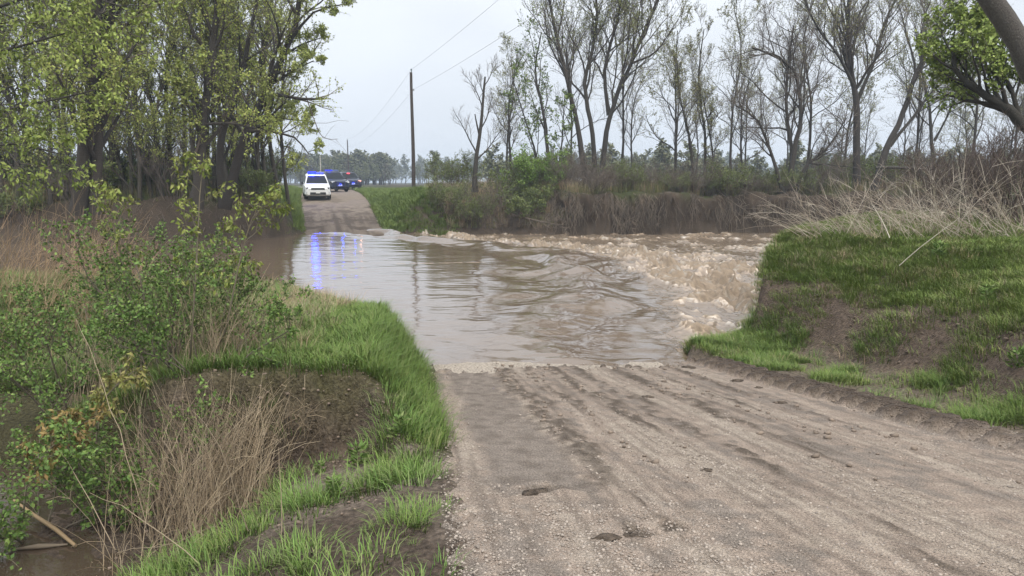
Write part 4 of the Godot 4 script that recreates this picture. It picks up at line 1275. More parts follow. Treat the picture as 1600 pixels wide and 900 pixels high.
	# long single canes
	var canes := [[Vector3(-2.60, 0.22, -5.00), Vector3(-2.89, 0.98, -5.20), Vector3(-3.27, 1.58, -5.50), 0.0035, "long pale cane slanting across the green shrubs"],
		[Vector3(-1.65, 0.44, -4.40), Vector3(-1.85, 0.95, -4.50), Vector3(-2.09, 1.13, -4.70), 0.0035, "short pale cane leaning above the backwater bank"],
		[Vector3(-1.35, 0.51, -4.10), Vector3(-1.36, 0.80, -4.15), Vector3(-1.37, 1.06, -4.20), 0.0035, "thin upright straw in the foreground silt"],
		[Vector3(-2.66, 0.16, -4.70), Vector3(-2.86, 0.47, -4.80), Vector3(-3.18, 0.76, -5.00), 0.0035, "dark thin cane arching over the backwater"],
		[Vector3(-1.88, 0.33, -4.20), Vector3(-2.37, 0.48, -4.50), Vector3(-2.86, 0.52, -4.80), 0.0035, "pale twig lying across the undercut bank"],
		[Vector3(-2.59, 0.19, -4.60), Vector3(-2.09, 0.38, -4.40), Vector3(-1.80, 0.53, -4.30), 0.0035, "bleached stick lying along the undercut edge"]]
	for w in canes:
		var s := Sheet.new()
		var pts := smooth_path([w[0], w[1], w[2]], 0.15)
		var rad := PackedFloat32Array()
		for k in pts.size(): rad.append(lerpf(w[3], w[3] * 0.4, k / float(pts.size() - 1)))
		for k in range(1, pts.size() - 1): pts[k] += any_dir() * 0.012
		s.tube(pts, rad, 5, Color(0.33, 0.26, 0.18) * rr(0.5, 1.0))
		tag(part("dead_cane", s, M.straw, self), w[4], "cane")
	var st := Sheet.new()
	var p0: Vector3 = Vector3(-3.13, 0.02, -5.03)
	var p1: Vector3 = Vector3(-3.94, 0.11, -5.60)
	st.tube(PackedVector3Array([p0, p0.lerp(p1, 0.3) + Vector3(0.006, 0.01, 0), p0.lerp(p1, 0.65), p1]), PackedFloat32Array([0.012, 0.016, 0.014, 0.009]), 7, Color(0.26, 0.185, 0.105))
	tag(part("broken_stick", st, M.straw, self), "thick tan broken stick poking out of the backwater", "stick")
	st = Sheet.new()
	p0 = Vector3(-3.54, 0.01, -5.00)
	st.tube(PackedVector3Array([p0, p0 + Vector3(0.15, 0.01, -0.02), p0 + Vector3(0.33, 0.0, -0.07)]), PackedFloat32Array([0.008, 0.02, 0.006]), 6, Color(0.14, 0.11, 0.08))
	tag(part("driftwood", st, M.straw, self), "piece of bark floating on the backwater", "driftwood")
	# broad-leaved weeds on the silt below the eroded face
	var weeds := [[Vector3(-1.17, 0.50, -5.43), 0.2, "broad-leaved weed below the eroded face"], [Vector3(-0.86, 0.50, -5.50), 0.17, "bushy green weed right of the eroded face"], [Vector3(-1.22, 0.50, -4.84), 0.15, "low green weed in the foreground silt"], [Vector3(5.80, 1.13, -9.00), 0.22, "bright green nettle clump high on the right bank"], [Vector3(5.00, 0.55, -7.20), 0.22, "bright green weed at the right edge of the picture"], [Vector3(6.61, 1.97, -11.50), 0.25, "leafy weed on the top of the right bank"], [Vector3(-1.50, 0.55, -5.57), 0.1, "small weed on the slumped soil"]]
	for w in weeds:
		var s := Sheet.new()
		for k in 110:
			var a := rr(0, TAU)
			var o := Vector3(cos(a), rr(0.2, 1.3), sin(a)).normalized()
			var p: Vector3 = Vector3(cos(a), 0, sin(a)) * 0.3 * w[1] * rng.randf() + Vector3.UP * w[1] * rr(0.0, 0.9)
			s.leaf(p, o, o.cross(any_dir()).normalized(), w[1] * rr(0.2, 0.42), w[1] * rr(0.07, 0.14), fresh[rng.randi() % 4] * rr(0.8, 1.15))
		var foot: Vector3 = w[0]
		foot.y = land(foot.x, -foot.z) - 0.01
		var o2 := part("weed", s, M.leaf, self)
		o2.position = foot
		tag(o2, w[2], "weed")

func make_right_plants() -> void:
	var white := [Color(0.48, 0.42, 0.35), Color(0.38, 0.32, 0.26), Color(0.56, 0.5, 0.42), Color(0.27, 0.215, 0.17)]
	var spots := [[1300, 14.6, 45, Vector3(-0.6, 0, 0.0), "bleached dead canes fanning out over the river end of the right bank"], [1350, 14.4, 50, Vector3(-0.5, 0, 0.1), "bleached dead canes second from the river on the right bank"], [1405, 13.6, 50, Vector3(-0.4, 0, 0.1), "dense tangle of bleached canes at mid right bank"], [1465, 13.6, 50, Vector3(-0.3, 0, 0.1), "bleached canes right of the dense tangle"], [1530, 13.0, 50, Vector3(-0.4, 0, 0.15), "bleached canes before the dark brambles"], [1590, 12.6, 50, Vector3(-0.3, 0, 0.1), "bleached canes at the right edge of the picture"], [1440, 15.5, 60, Vector3(-0.2, 0, 0.1), "upright bleached canes behind the dense tangle"], [1550, 15.5, 60, Vector3(-0.3, 0, 0), "upright bleached canes standing in the dark brambles"]]
	for w in spots:
		var x: float = (w[0] - 800.0) / 1164.0 * w[1]
		var o := obj("dead_canes", mesh_of([stems(w[2], 0.6, 0.6, 1.9, w[3], 0.9, 0.0055, white, 0.9)], [M.straw]))
		o.position = on_land(x, -w[1])
		tag(o, w[4], "dead canes", "bleached canes on the right bank")
	var single := [[Vector3(5.49, 1.43, -10.50), Vector3(5.67, 1.72, -10.30), Vector3(6.05, 2.13, -10.10), 0.008, "long pale cane lying aslant on the right bank"], [Vector3(5.58, 1.79, -11.00), Vector3(5.55, 2.03, -11.20), Vector3(5.47, 2.28, -11.40), 0.008, "forked white stick upright on the right bank"]]
	for w in single:
		var s := Sheet.new()
		var pts := smooth_path([w[0], w[1], w[2]], 0.2)
		var rad := PackedFloat32Array()
		for k in pts.size(): rad.append(lerpf(w[3], w[3] * 0.4, k / float(pts.size() - 1)))
		s.tube(pts, rad, 5, Color(0.5, 0.45, 0.38))
		tag(part("dead_cane", s, M.straw, self), w[4], "cane")
	# dark brambles massed at the right edge
	for w in [[1500, 15.5, 1.5, "dark bramble thicket left of the bent tree"], [1560, 15.0, 1.9, "tallest dark bramble thicket below the bent tree"], [1610, 14.0, 1.8, "dark bramble thicket at the right edge"], [1450, 17.5, 1.3, "low dark bramble thicket behind the bleached canes"]]:
		var g := bare(1.0)
		g.bark = Color(0.1, 0.075, 0.065); g.bark_fine = Color(0.11, 0.085, 0.075)
		g.leaf_n = 0; g.count = [8, 8, 7, 4]; g.deepest = 4 if false else 3; g.thin = 0.004; g.wander = 0.3; g.ratio = [0.5, 0.5, 0.55, 0.55]
		bush(16, w[2], 1.1, g)
		finish_plant(g, "bramble_thicket", w[3], "brambles", on_land((w[0] - 800.0) / 1164.0 * w[1], -w[1]), "brambles on the right bank")

func make_far_shrubs() -> void:
	var kinds := []
	for k in 6:
		var g := bare(1.0)
		g.count = [8, 8, 6, 3]; g.thin = 0.006; g.wander = 0.25; g.deepest = 3
		g.bark = Color(0.105, 0.085, 0.07); g.bark_fine = Color(0.13, 0.108, 0.09)
		g.leaf_n = [0, 1, 1, 2, 2, 0][k]; g.leaf_level = 2; g.leaf_from = 0.3
		g.leaf_len = 0.07; g.leaf_wide = 0.05
		g.green = [Color(0.14, 0.18, 0.06), Color(0.17, 0.2, 0.07), Color(0.12, 0.155, 0.055)] if k < 4 else [Color(0.15, 0.25, 0.05), Color(0.18, 0.28, 0.06)]
		bush(10 if k != 5 else 14, [2.2, 2.0, 1.6, 1.4, 1.7, 1.2][k], [1.0, 1.2, 1.2, 1.0, 1.1, 1.3][k], g)
		kinds.append(finish_plant(g, ["bare_brush", "thin_brush", "thin_brush", "olive_shrub", "green_shrub", "bare_brush"][k], "", "shrub", Vector3.ZERO, "brush along the far banks"))
	var first := {}
	var list := []
	# px, depth, kind, size
	list.append_array([[835, 43.6, 4, 1.25], [815, 44, 4, 0.9], [858, 43.8, 4, 0.9]])
	for k in 46:
		var px := lerpf(690, 1290, (k + rng.randf()) / 46.0)
		list.append([px, rr(40.5, 46.5), [0, 1, 2, 3, 5, 1][rng.randi() % 6], rr(0.7, 1.15) * (0.8 if px > 950.0 else 1.1)])
	for k in 16:
		list.append([rr(870, 1250), 40.0, [0, 5, 1][k % 3], rr(0.4, 0.7)])
	for k in 20:
		list.append([lerpf(1290, 1600, (k + rng.randf()) / 20.0), rr(44, 50), [0, 1, 2, 3][rng.randi() % 4], rr(0.8, 1.3)])
	for k in 30:
		list.append([lerpf(-20, 455, (k + rng.randf()) / 30.0), rr(27.0, 42.0), [1, 2, 3, 3, 1, 0][rng.randi() % 6], rr(0.8, 1.4)])
	for w in list:
		var d: float = w[1]
		var x: float = (w[0] - 800.0) / 1164.0 * d
		var need := lin(far_shore, x) + rr(0.5, 1.2)
		if d < need:
			d = need + rr(0, 2.0)
			x = (w[0] - 800.0) / 1164.0 * d
		if absf(x - far_middle(d)) < far_half(d) + 1.6: continue
		var k: int = w[2]
		var o: Node3D = kinds[k] if not first.has(k) else copy(kinds[k], "", Vector3.ZERO)
		first[k] = true
		o.position = on_land(x, -d)
		o.rotation.y = rr(0, TAU)
		o.scale = Vector3.ONE * float(w[3])
		name_later(o, ["twiggy leafless brush ", "sparse brush ", "low spreading brush ", "olive shrub ", "bright green shrub ", "bare bramble heap "][k] + beside(w[0]), w[0])
	# branches that slid down the cut bank
	var gone := [[[Vector3(5.13, 2.06, -43.00), Vector3(5.79, 1.19, -41.80), Vector3(6.49, 0.27, -40.90)], "dead branch slanting down the dark cut bank under the forked tree"], [[Vector3(11.72, 2.13, -43.00), Vector3(12.56, 1.36, -42.00), Vector3(13.90, 0.48, -41.60)], "bleached branch lying down the cut bank below the slender stems"], [[Vector3(9.49, 1.84, -42.80), Vector3(8.89, 1.00, -41.90), Vector3(8.13, 0.12, -41.20)], "short dead branch with its tip in the water at the cut bank"], [[Vector3(0.00, 0.84, -41.50), Vector3(1.41, 0.51, -41.00), Vector3(2.80, 0.28, -40.80)], "dead branch along the waterline below the green shrub"]]
	for w in gone:
		var g := bare(0.4)
		g.leaf_n = 0
		g.bark = Color(0.2, 0.16, 0.125); g.bark_fine = Color(0.22, 0.18, 0.14)
		g.count = [7, 5, 3, 2]; g.deepest = 2; g.lift = 0.0; g.first = 0.3; g.thin = 0.01
		limb(g, w[0], 0.06, 0.02)
		var foot: Vector3 = w[0][0]
		for sh: Sheet in [g.wood, g.twigs]:
			for k in sh.v.size(): sh.v[k] -= foot
		var t := thing("fallen_branch", w[1], "branch", foot)
		part("limb", g.wood, M.bark, t)
		part("twigs", g.twigs, M.twig, t)
	# roots and dead vines hanging down the cut banks
	for side in 2:
		var s := Sheet.new()
		for k in 4200 if side == 0 else 1200:
			var x := rr(1.0, 19.0) if side == 0 else rr(-30.0, -10.9)
			if side == 0 and rng.randf() < 0.2: x = rr(-4.0, 3.0)
			if n_lump.get_noise_2d(x * 22.0, 77.0) < rr(-0.35, 0.3): continue
			var sh := lin(far_shore, x)
			var w := lin(far_bank, x)
			var d := sh + w * rr(0.35, 1.1)
			var p := Vector3(x, land(x, d) + rr(-0.05, 0.1), -d + (0.45 * sm(0.5, 3.0, x) if side == 0 else 0.0))
			var l := rr(0.3, 1.0) + 0.8 * pow(rng.randf(), 2.0)
			var pts := PackedVector3Array([p])
			var rad := PackedFloat32Array([rr(0.006, 0.016)])
			for m in 4:
				p += Vector3(rr(-0.16, 0.16), -l / 4.0 * rr(0.6, 1.1), rr(0.0, 0.13))
				pts.append(p)
				rad.append(rad[0] * (1.0 - 0.18 * m))
			s.tube(pts, rad, 3, Color(0.17, 0.137, 0.105) * rr(0.4, 1.3))
		var o := part("hanging_roots", s, M.straw, self)
		tag(o, "roots and dead vines hanging down the dark far right bank" if side == 0 else "roots and dead vines hanging down the far left bank", "roots", "", "stuff")

func make_stones() -> void:
	# road gravel, larger stones at the edges, clods of churned mud
	for kind in 2:
		var s := Sheet.new()
		var ball := SphereMesh.new()
		ball.radius = 0.5; ball.height = 1.0; ball.radial_segments = 6; ball.rings = 3
		var ar := ball.get_mesh_arrays()
		s.v = ar[Mesh.ARRAY_VERTEX]; s.n = ar[Mesh.ARRAY_NORMAL]; s.i = ar[Mesh.ARRAY_INDEX]
		for k in s.v.size():
			var q := s.v[k]
			s.v[k] = Vector3(q.x * 1.2, q.y * 0.7, q.z) * (1.0 + 0.8 * n_lump.get_noise_3d(q.x * 60.0, q.y * 60.0, q.z * 60.0 + kind * 30.0))
			s.c.append(Color.WHITE)
		var spots := []
		if kind == 0:
			for k in 110000:
				var d := 2.4 + 8.0 * pow(rng.randf(), 1.6)
				var u := rr(-0.02, 1.08)
				var x := lerpf(road_left(d), road_right(d), u)
				var al := n_streak.get_noise_2d(u * 170.0 + 300.0, d * 5.0)
				var g := n_lump.get_noise_2d(x * 12.0 + 50.0, d * 12.0)
				var keep := 0.16 + 0.8 * al + 0.5 * g
				if u < 0.06: keep = 0.3
				if u > 0.05 and u < 0.2 and d > 4.6: keep *= 0.1
				if d < 4.2 and u < 0.35: keep += 0.45
				if u > 0.9 and d < 7.5: keep += 0.4
				if rng.randf() > keep: continue
				var r := 0.005 + 0.014 * pow(rng.randf(), 4.0)
				var grey := rr(0.17, 0.36)
				spots.append([Vector3(x, road_y(d) + 0.013, -d), r, Color(grey * 1.08, grey * 0.93, grey * 0.8)])
			strew("gravel", "loose pale gravel strewn over the near road", "gravel", s, M.stone, spots)
		else:
			for k in 2600:
				var d := rr(3.0, 10.4)
				var u := rr(0.02, 1.06)
				var band := 1.0
				for b in [0.22, 0.31, 0.40, 0.60, 0.69, 0.80, 0.96]: band = minf(band, absf(u - b))
				if rng.randf() > exp(-pow(band / 0.02, 2.0)) * sm(4.0, 7.0, d) + 0.006: continue
				var x := lerpf(road_left(d), road_right(d), u)
				var gk := rr(0.75, 1.2)
				spots.append([Vector3(x, road_y(d) + 0.02, -d), 0.014 + 0.05 * pow(rng.randf(), 3.0), Color(0.19, 0.15, 0.118) * gk])
			for k in 1500:
				var d := rr(4.4, 6.6)
				var t := rr(0.3, 2.4)
				spots.append([on_land(road_left(d) - t, -d), 0.008 + 0.03 * pow(rng.randf(), 4.0), Color(0.18, 0.138, 0.106) * rr(0.7, 1.3)])
			for k in 2200:
				var d := rr(5.0, 13.0)
				var t := rr(0.3, 1.7)
				var x := road_right(d) + lin(toe_shift, d) + t
				if d > lin(near_shore, x): continue
				spots.append([on_land(x, -d), 0.01 + 0.04 * pow(rng.randf(), 4.0), Color(0.15, 0.115, 0.088) * rr(0.7, 1.3)])
			strew("mud_crumbs", "crumbs of dark mud along the wheel tracks and below the eroded banks", "mud", s, M.stone, spots)
	# the larger clods lie singly
	var clods := [[Vector3(0.49, 0.83, -3.62), 0.07, "dark mud clod at the front of the road, left of a pair"], [Vector3(0.63, 0.83, -3.63), 0.06, "dark mud clod at the front of the road, right of a pair"], [Vector3(2.72, 0.18, -8.78), 0.09, "largest mud clod beside the lug prints"], [Vector3(2.83, 0.22, -8.30), 0.06, "mud clod right of the largest one by the lug prints"], [Vector3(2.42, 0.06, -9.97), 0.1, "flat mud clod by the waterline"], [Vector3(1.34, 0.60, -4.88), 0.05, "small clod in the middle of the road"], [Vector3(1.45, 0.28, -7.70), 0.07, "mud clod in a dark streak below the slab"], [Vector3(0.15, 0.68, -4.38), 0.08, "torn lip of mud at the end of the smooth track"], [Vector3(2.75, 0.30, -7.37), 0.07, "mud clod low on the road under the lug prints"]]
	for w in clods:
		var s := Sheet.new()
		var ball := SphereMesh.new()
		ball.radius = 1.0; ball.height = 2.0; ball.radial_segments = 14; ball.rings = 8
		var ar := ball.get_mesh_arrays()
		s.v = ar[Mesh.ARRAY_VERTEX]; s.n = ar[Mesh.ARRAY_NORMAL]; s.i = ar[Mesh.ARRAY_INDEX]
		var off := rr(0, 500)
		for k in s.v.size():
			var q := s.v[k]
			var f := 1.0 + 0.9 * n_lump.get_noise_3d(q.x * 22.0 + off, q.y * 22.0, q.z * 22.0) + 0.5 * n_fine.get_noise_3d(q.x * 30.0 + off, q.y * 30.0, q.z * 30.0)
			s.v[k] = Vector3(q.x * 1.2, q.y * 0.3, q.z * 0.8) * f * w[1] * 0.75
			s.c.append(Color(0.2, 0.158, 0.125) * (0.9 + 0.3 * n_fine.get_noise_3dv(q * 40.0)))
		var st := SurfaceTool.new()
		st.create_from_arrays(s.arrays())
		st.generate_normals()
		var m := st.commit()
		m.surface_set_material(0, M.soil)
		var o := obj("mud_clod", m)
		var p: Vector3 = w[0]
		o.position = Vector3(p.x, road_y(-p.z) + 0.012, p.z)
		o.rotation.y = rr(-0.6, 0.6)
		tag(o, w[2], "mud", "clods on the near road")

# ---------------------------------------------------------------- poles, wires, cars
func make_poles() -> void:
	var tops := []
	for k in 2:
		var x: float = [-7.6, -33.4][k]
		var d: float = [58.0, 154.0][k]
		var foot := on_land(x, -d)
		var h: float = [9.0, 9.2][k]
		var t := thing("utility_pole", ["weathered wooden utility pole on the green verge right of the road", "distant utility pole above the field trees behind the patrol cars"][k], "pole", foot, 0.0, "utility poles along the road")
		var s := Sheet.new()
		var pts := PackedVector3Array()
		var rad := PackedFloat32Array()
		for m in 10:
			var f := m / 9.0
			pts.append(Vector3(0.03 * sin(f * 5.0), f * h - 0.2 * (1.0 - f), 0))
			rad.append(lerpf(0.16, 0.1, f))
		s.tube(pts, rad, 10, Color(0.13, 0.105, 0.085))
		part("shaft", s, M.bark, t)
		s = Sheet.new()
		s.tube(PackedVector3Array([Vector3(0, h - 0.02, 0), Vector3(0, h + 0.12, 0), Vector3(0, h + 0.16, 0), Vector3(0, h + 0.26, 0)]), PackedFloat32Array([0.03, 0.03, 0.07, 0.05]), 8, Color(0.12, 0.17, 0.16))
		part("insulator", s, M.gloss, t)
		s = Sheet.new()
		s.box(Vector3(0.09, h - 1.35, -0.04), Vector3(0.2, h - 1.22, 0.04), Color(0.2, 0.2, 0.2), 0.01)
		part("bracket", s, M.gloss, t)
		tops.append(foot + Vector3(0, h + 0.2, 0))
	var back := Vector3(18.3, 9.9, 38.0)
	for w in [[tops[0], back, 0.0, 0.9, "upper power line wire crossing the sky toward the viewer"], [tops[0], back, -1.45, 0.9, "lower power line wire crossing the sky toward the viewer"], [tops[1], tops[0], 0.0, 1.1, "upper wire between the two utility poles"], [tops[1], tops[0], -1.45, 1.1, "lower wire between the two utility poles"]]:
		var s := Sheet.new()
		var pts := PackedVector3Array()
		var rad := PackedFloat32Array()
		for m in 41:
			var f := m / 40.0
			var p: Vector3 = w[0].lerp(w[1], f)
			p.y += w[2] - w[3] * 4.0 * f * (1.0 - f)
			if w[2] < 0.0: p.x += 0.15
			pts.append(p)
			rad.append(0.008)
		s.tube(pts, rad, 4, Color(0.42, 0.42, 0.43))
		tag(part("power_line", s, M.straw, self), w[4], "wire")
	# slim marker post far up the road
	var s2 := Sheet.new()
	s2.tube(PackedVector3Array([Vector3(0, -0.2, 0), Vector3(0, 4.3, 0)]), PackedFloat32Array([0.06, 0.05]), 6, Color(0.5, 0.47, 0.42))
	var mp := thing("marker_post", "slim pale post behind the white patrol car", "post", on_land(-26.9, -106.0))
	part("shaft", s2, M.straw, mp)
	s2 = Sheet.new()
	s2.box(Vector3(-0.09, 4.3, -0.09), Vector3(0.09, 4.36, 0.09), Color(0.4, 0.38, 0.35), 0.01)
	part("cap", s2, M.straw, mp)

func ring(z: float, wb: float, wt: float, y0: float, y1: float, bev: float) -> PackedVector3Array:
	return PackedVector3Array([Vector3(-wb + bev, y0, z), Vector3(wb - bev, y0, z), Vector3(wb, y0 + bev, z), Vector3(wt + bev * 0.2, y1 - bev, z), Vector3(wt - bev, y1, z), Vector3(-wt + bev, y1, z), Vector3(-wt - bev * 0.2, y1 - bev, z), Vector3(-wb, y0 + bev, z)])

func loft(s: Sheet, rings: Array, col := Color.WHITE) -> void:
	for k in rings.size() - 1:
		var a: PackedVector3Array = rings[k]
		var b: PackedVector3Array = rings[k + 1]
		for m in a.size():
			var e := (m + 1) % a.size()
			s.quad(a[m], a[e], b[e], b[m], col)
	for end in [0, rings.size() - 1]:
		var a: PackedVector3Array = rings[end]
		for m in range(1, a.size() - 2, 1):
			s.quad(a[0], a[m], a[m + 1], a[m + 1], col)
		s.quad(a[0], a[a.size() - 2], a[a.size() - 1], a[a.size() - 1], col)

func glow(col: Color, power: float) -> StandardMaterial3D:
	var m := StandardMaterial3D.new()
	m.albedo_color = Color(0.2, 0.2, 0.25)
	m.emission_enabled = true
	m.emission = col
	m.emission_energy_multiplier = power
	return m

func lamp(at: Vector3, col: Color, energy: float, size: float, parent: Node) -> void:
	var l := OmniLight3D.new()
	l.name = "lamp_light"
	l.light_color = col
	l.light_energy = energy
	l.light_size = size
	l.omni_range = 90.0
	l.omni_attenuation = 2.0
	l.shadow_enabled = true
	l.position = at
	parent.add_child(l, true)

func make_suv(label: String, paint: Material, at: Vector3, turn: float, tilt: float, kind: int) -> void:
	# local axes: +z is forward
	var t := thing("patrol_car", label, "car", at, turn, "patrol cars on the far road")
	t.rotation.x = tilt
	var dark: Material = M.trim
	var s := Sheet.new()
	loft(s, [ring(-2.5, 0.8, 0.78, 0.45, 1.02, 0.1), ring(-2.42, 0.93, 0.9, 0.32, 1.1, 0.1), ring(-1.2, 0.97, 0.93, 0.3, 1.12, 0.08), ring(0.9, 0.97, 0.93, 0.3, 1.1, 0.08), ring(1.5, 0.97, 0.9, 0.3, 1.12, 0.1), ring(2.15, 0.95, 0.84, 0.3, 1.05, 0.12), ring(2.4, 0.9, 0.78, 0.32, 0.96, 0.1), ring(2.5, 0.8, 0.72, 0.4, 0.86, 0.08)])
	part("body", s, paint, t)
	s = Sheet.new()
	loft(s, [ring(-2.35, 0.88, 0.66, 1.05, 1.6, 0.08), ring(-2.0, 0.9, 0.7, 1.05, 1.76, 0.08), ring(-0.6, 0.91, 0.72, 1.05, 1.8, 0.08), ring(0.35, 0.91, 0.7, 1.05, 1.76, 0.08), ring(1.25, 0.88, 0.86, 1.02, 1.14, 0.04)])
	var cabin := part("cabin", s, paint, t)
	# glass, set just proud of the cabin
	s = Sheet.new()
	s.quad(Vector3(-0.80, 1.16, 1.235), Vector3(0.80, 1.16, 1.235), Vector3(0.62, 1.70, 0.50), Vector3(-0.62, 1.70, 0.50))
	part("windshield", s, M.glass, cabin)
	for sd in [-1.0, 1.0]:
		for b in [[0.75, 0.25, -0.4], [-0.5, -0.5, -1.35], [-1.45, -1.45, -2.1]]:
			s = Sheet.new()
			s.quad(Vector3(sd * 0.91, 1.16, b[0]), Vector3(sd * 0.91, 1.16, b[2]), Vector3(sd * 0.775, 1.62, b[2]), Vector3(sd * 0.775, 1.62, b[1]))
			part("side_window", s, M.glass, cabin)
		s = Sheet.new()
		s.box(Vector3(minf(sd * 0.95, sd * 1.14), 1.08, 0.86), Vector3(maxf(sd * 0.95, sd * 1.14), 1.27, 0.98), Color.WHITE, 0.03)
		part("mirror", s, dark, t)
		for z in [1.5, -1.5]:
			var w := Node3D.new()
			w.name = "wheel"
			t.add_child(w, true)
			w.position = Vector3(sd * 0.84, 0.38, z)
			s = Sheet.new()
			var tp := PackedVector3Array([Vector3(-0.13, 0, 0), Vector3(-0.1, 0, 0), Vector3(0.1, 0, 0), Vector3(0.13, 0, 0)])
			s.tube(tp, PackedFloat32Array([0.33, 0.38, 0.38, 0.33]), 20, Color(0.03, 0.03, 0.03))
			for m in 20:
				for e in [-0.13, 0.13]:
					var a0 := TAU * m / 20.0
					var a1 := TAU * (m + 1) / 20.0
					s.quad(Vector3(e, cos(a0) * 0.33, sin(a0) * 0.33), Vector3(e, cos(a1) * 0.33, sin(a1) * 0.33), Vector3(e, cos(a1) * 0.2, sin(a1) * 0.2), Vector3(e, cos(a0) * 0.2, sin(a0) * 0.2), Color(0.03, 0.03, 0.03))
			part("tyre", s, M.rubber, w)
			s = Sheet.new()
			s.tube(PackedVector3Array([Vector3(sd * 0.06, 0, 0), Vector3(sd * 0.125, 0, 0)]), PackedFloat32Array([0.22, 0.22]), 16, Color(0.25, 0.25, 0.26))
			part("rim", s, M.gloss, w)
		# head lamps
		s = Sheet.new()
		s.box(Vector3(minf(sd * 0.5, sd * 0.83), 0.82, 2.36), Vector3(maxf(sd * 0.5, sd * 0.83), 0.93, 2.46 if kind == 0 else 2.49), Color(0.75, 0.78, 0.8), 0.012)
		var hl := part("headlight", s, M.trim if kind == 0 else M.lens, t)
		if kind == 2 and sd > 0.0:
			hl.mesh.surface_set_material(0, M.warm_glow)
			lamp(Vector3(0.66, 0.88, 2.62), Color(1.0, 0.72, 0.62), 0.1, 0.1, t)
		s = Sheet.new()
		s.box(Vector3(minf(sd * 0.62, sd * 0.82), 0.48, 2.44), Vector3(maxf(sd * 0.62, sd * 0.82), 0.62, 2.5), Color.WHITE, 0.01)
		part("fog_light", s, dark, t)
	s = Sheet.new()
	s.box(Vector3(-0.5, 0.76 if kind == 0 else 0.66, 2.4), Vector3(0.5, 0.9, 2.515), Color.WHITE, 0.02)
	part("grille", s, dark, t)
	s = Sheet.new()
	s.box(Vector3(-0.58, 0.4, 2.42), Vector3(0.58, 0.58, 2.52), Color.WHITE, 0.02)
	part("air_intake", s, dark, t)
	s = Sheet.new()
	s.box(Vector3(-0.16, 0.5, 2.52), Vector3(0.16, 0.66, 2.545), Color(0.7, 0.7, 0.68), 0.004)
	part("license_plate", s, M.lens, t)
	s = Sheet.new()
	s.box(Vector3(-0.86, 0.24, -2.3), Vector3(0.86, 0.36, 2.4), Color.WHITE, 0.02)
	part("underbody", s, dark, t)
	if kind > 0:
		# push bumper
		s = Sheet.new()
		for x in [-0.36, 0.36]:
			s.tube(PackedVector3Array([Vector3(x, 0.35, 2.56), Vector3(x, 0.9, 2.62)]), PackedFloat32Array([0.035, 0.035]), 6, Color.WHITE)
		for y in [0.5, 0.86]:
			s.tube(PackedVector3Array([Vector3(-0.4, y, 2.6), Vector3(0.4, y, 2.6)]), PackedFloat32Array([0.03, 0.03]), 6, Color.WHITE)
		part("push_bumper", s, dark, t)
		s = Sheet.new()
		s.box(Vector3(-0.12, 0.62, 2.64), Vector3(0.06, 0.74, 2.68), Color.WHITE, 0.005)
		part("grille_light", s, M.blue_dim, t)
		lamp(Vector3(-0.03, 0.68, 2.78), Color(0.12, 0.3, 1.0), 0.2, 0.08, t)
	if kind < 2:
		s = Sheet.new()
		s.box(Vector3(-0.6, 1.8, -0.25), Vector3(0.6, 1.84, 0.1), Color(0.05, 0.05, 0.05), 0.01)
		var bar := part("light_bar", s, dark, t)
		s = Sheet.new()
		s.box(Vector3(-0.6, 1.84, -0.24), Vector3(0.05, 1.96, 0.09), Color.WHITE, 0.02)
		part("lit_lens", s, M.blue_glow if kind == 0 else M.blue_dim, bar)
		s = Sheet.new()
		s.box(Vector3(0.06, 1.84, -0.24), Vector3(0.6, 1.95, 0.09), Color(0.1, 0.13, 0.25), 0.02)
		part("dark_lens", s, M.lens, bar)
		lamp(Vector3(-0.28, 1.9, 0.35), Color(0.03, 0.12, 1.0), 4.0 if kind == 0 else 0.15, 0.2, t)
	else:
		s = Sheet.new()
		s.box(Vector3(-0.25, 1.6, 0.66), Vector3(0.05, 1.68, 0.7), Color.WHITE, 0.005)
		part("visor_light", s, M.red_glow, t)

func make_cars() -> void:
	M.gloss = mat(0.35)
	M.trim = mat(0.4, lin_color(0.018, 0.018, 0.02), false)
	M.rubber = mat(0.85)
	M.lens = mat(0.15)
	M.glass = mat(0.04, lin_color(0.02, 0.024, 0.028), false)
	M.glass.metallic_specular = 0.2
	M.white_paint = mat(0.25, lin_color(0.78, 0.79, 0.8), false)
	M.white_paint.clearcoat_enabled = true
	M.black_paint = mat(0.25, lin_color(0.026, 0.034, 0.055), false)
	M.black_paint.metallic_specular = 0.4
	M.blue_glow = glow(Color(0.03, 0.12, 1.0), 1.7)
	M.blue_dim = glow(Color(0.08, 0.2, 1.0), 0.45)
	M.red_glow = glow(Color(1.0, 0.25, 0.3), 2.0)
	M.warm_glow = glow(Color(1.0, 0.7, 0.62), 0.8)
	var y := 0.035
	make_suv("white patrol car with a blue light bar, nearest the water", M.white_paint, Vector3(-15.1, lin(far_climb, 58.0) + y, -58.0), 0.3, 0.055, 0)
	make_suv("dark blue patrol car with a blue light bar behind the white one", M.black_paint, Vector3(-16.5, lin(far_climb, 69.0) + y, -69.0), 0.52, 0.012, 1)
	make_suv("dark blue patrol car without a light bar, farthest right and back", M.black_paint, Vector3(-17.2, lin(far_climb, 79.0) + y, -79.0), 0.42, 0.002, 2)

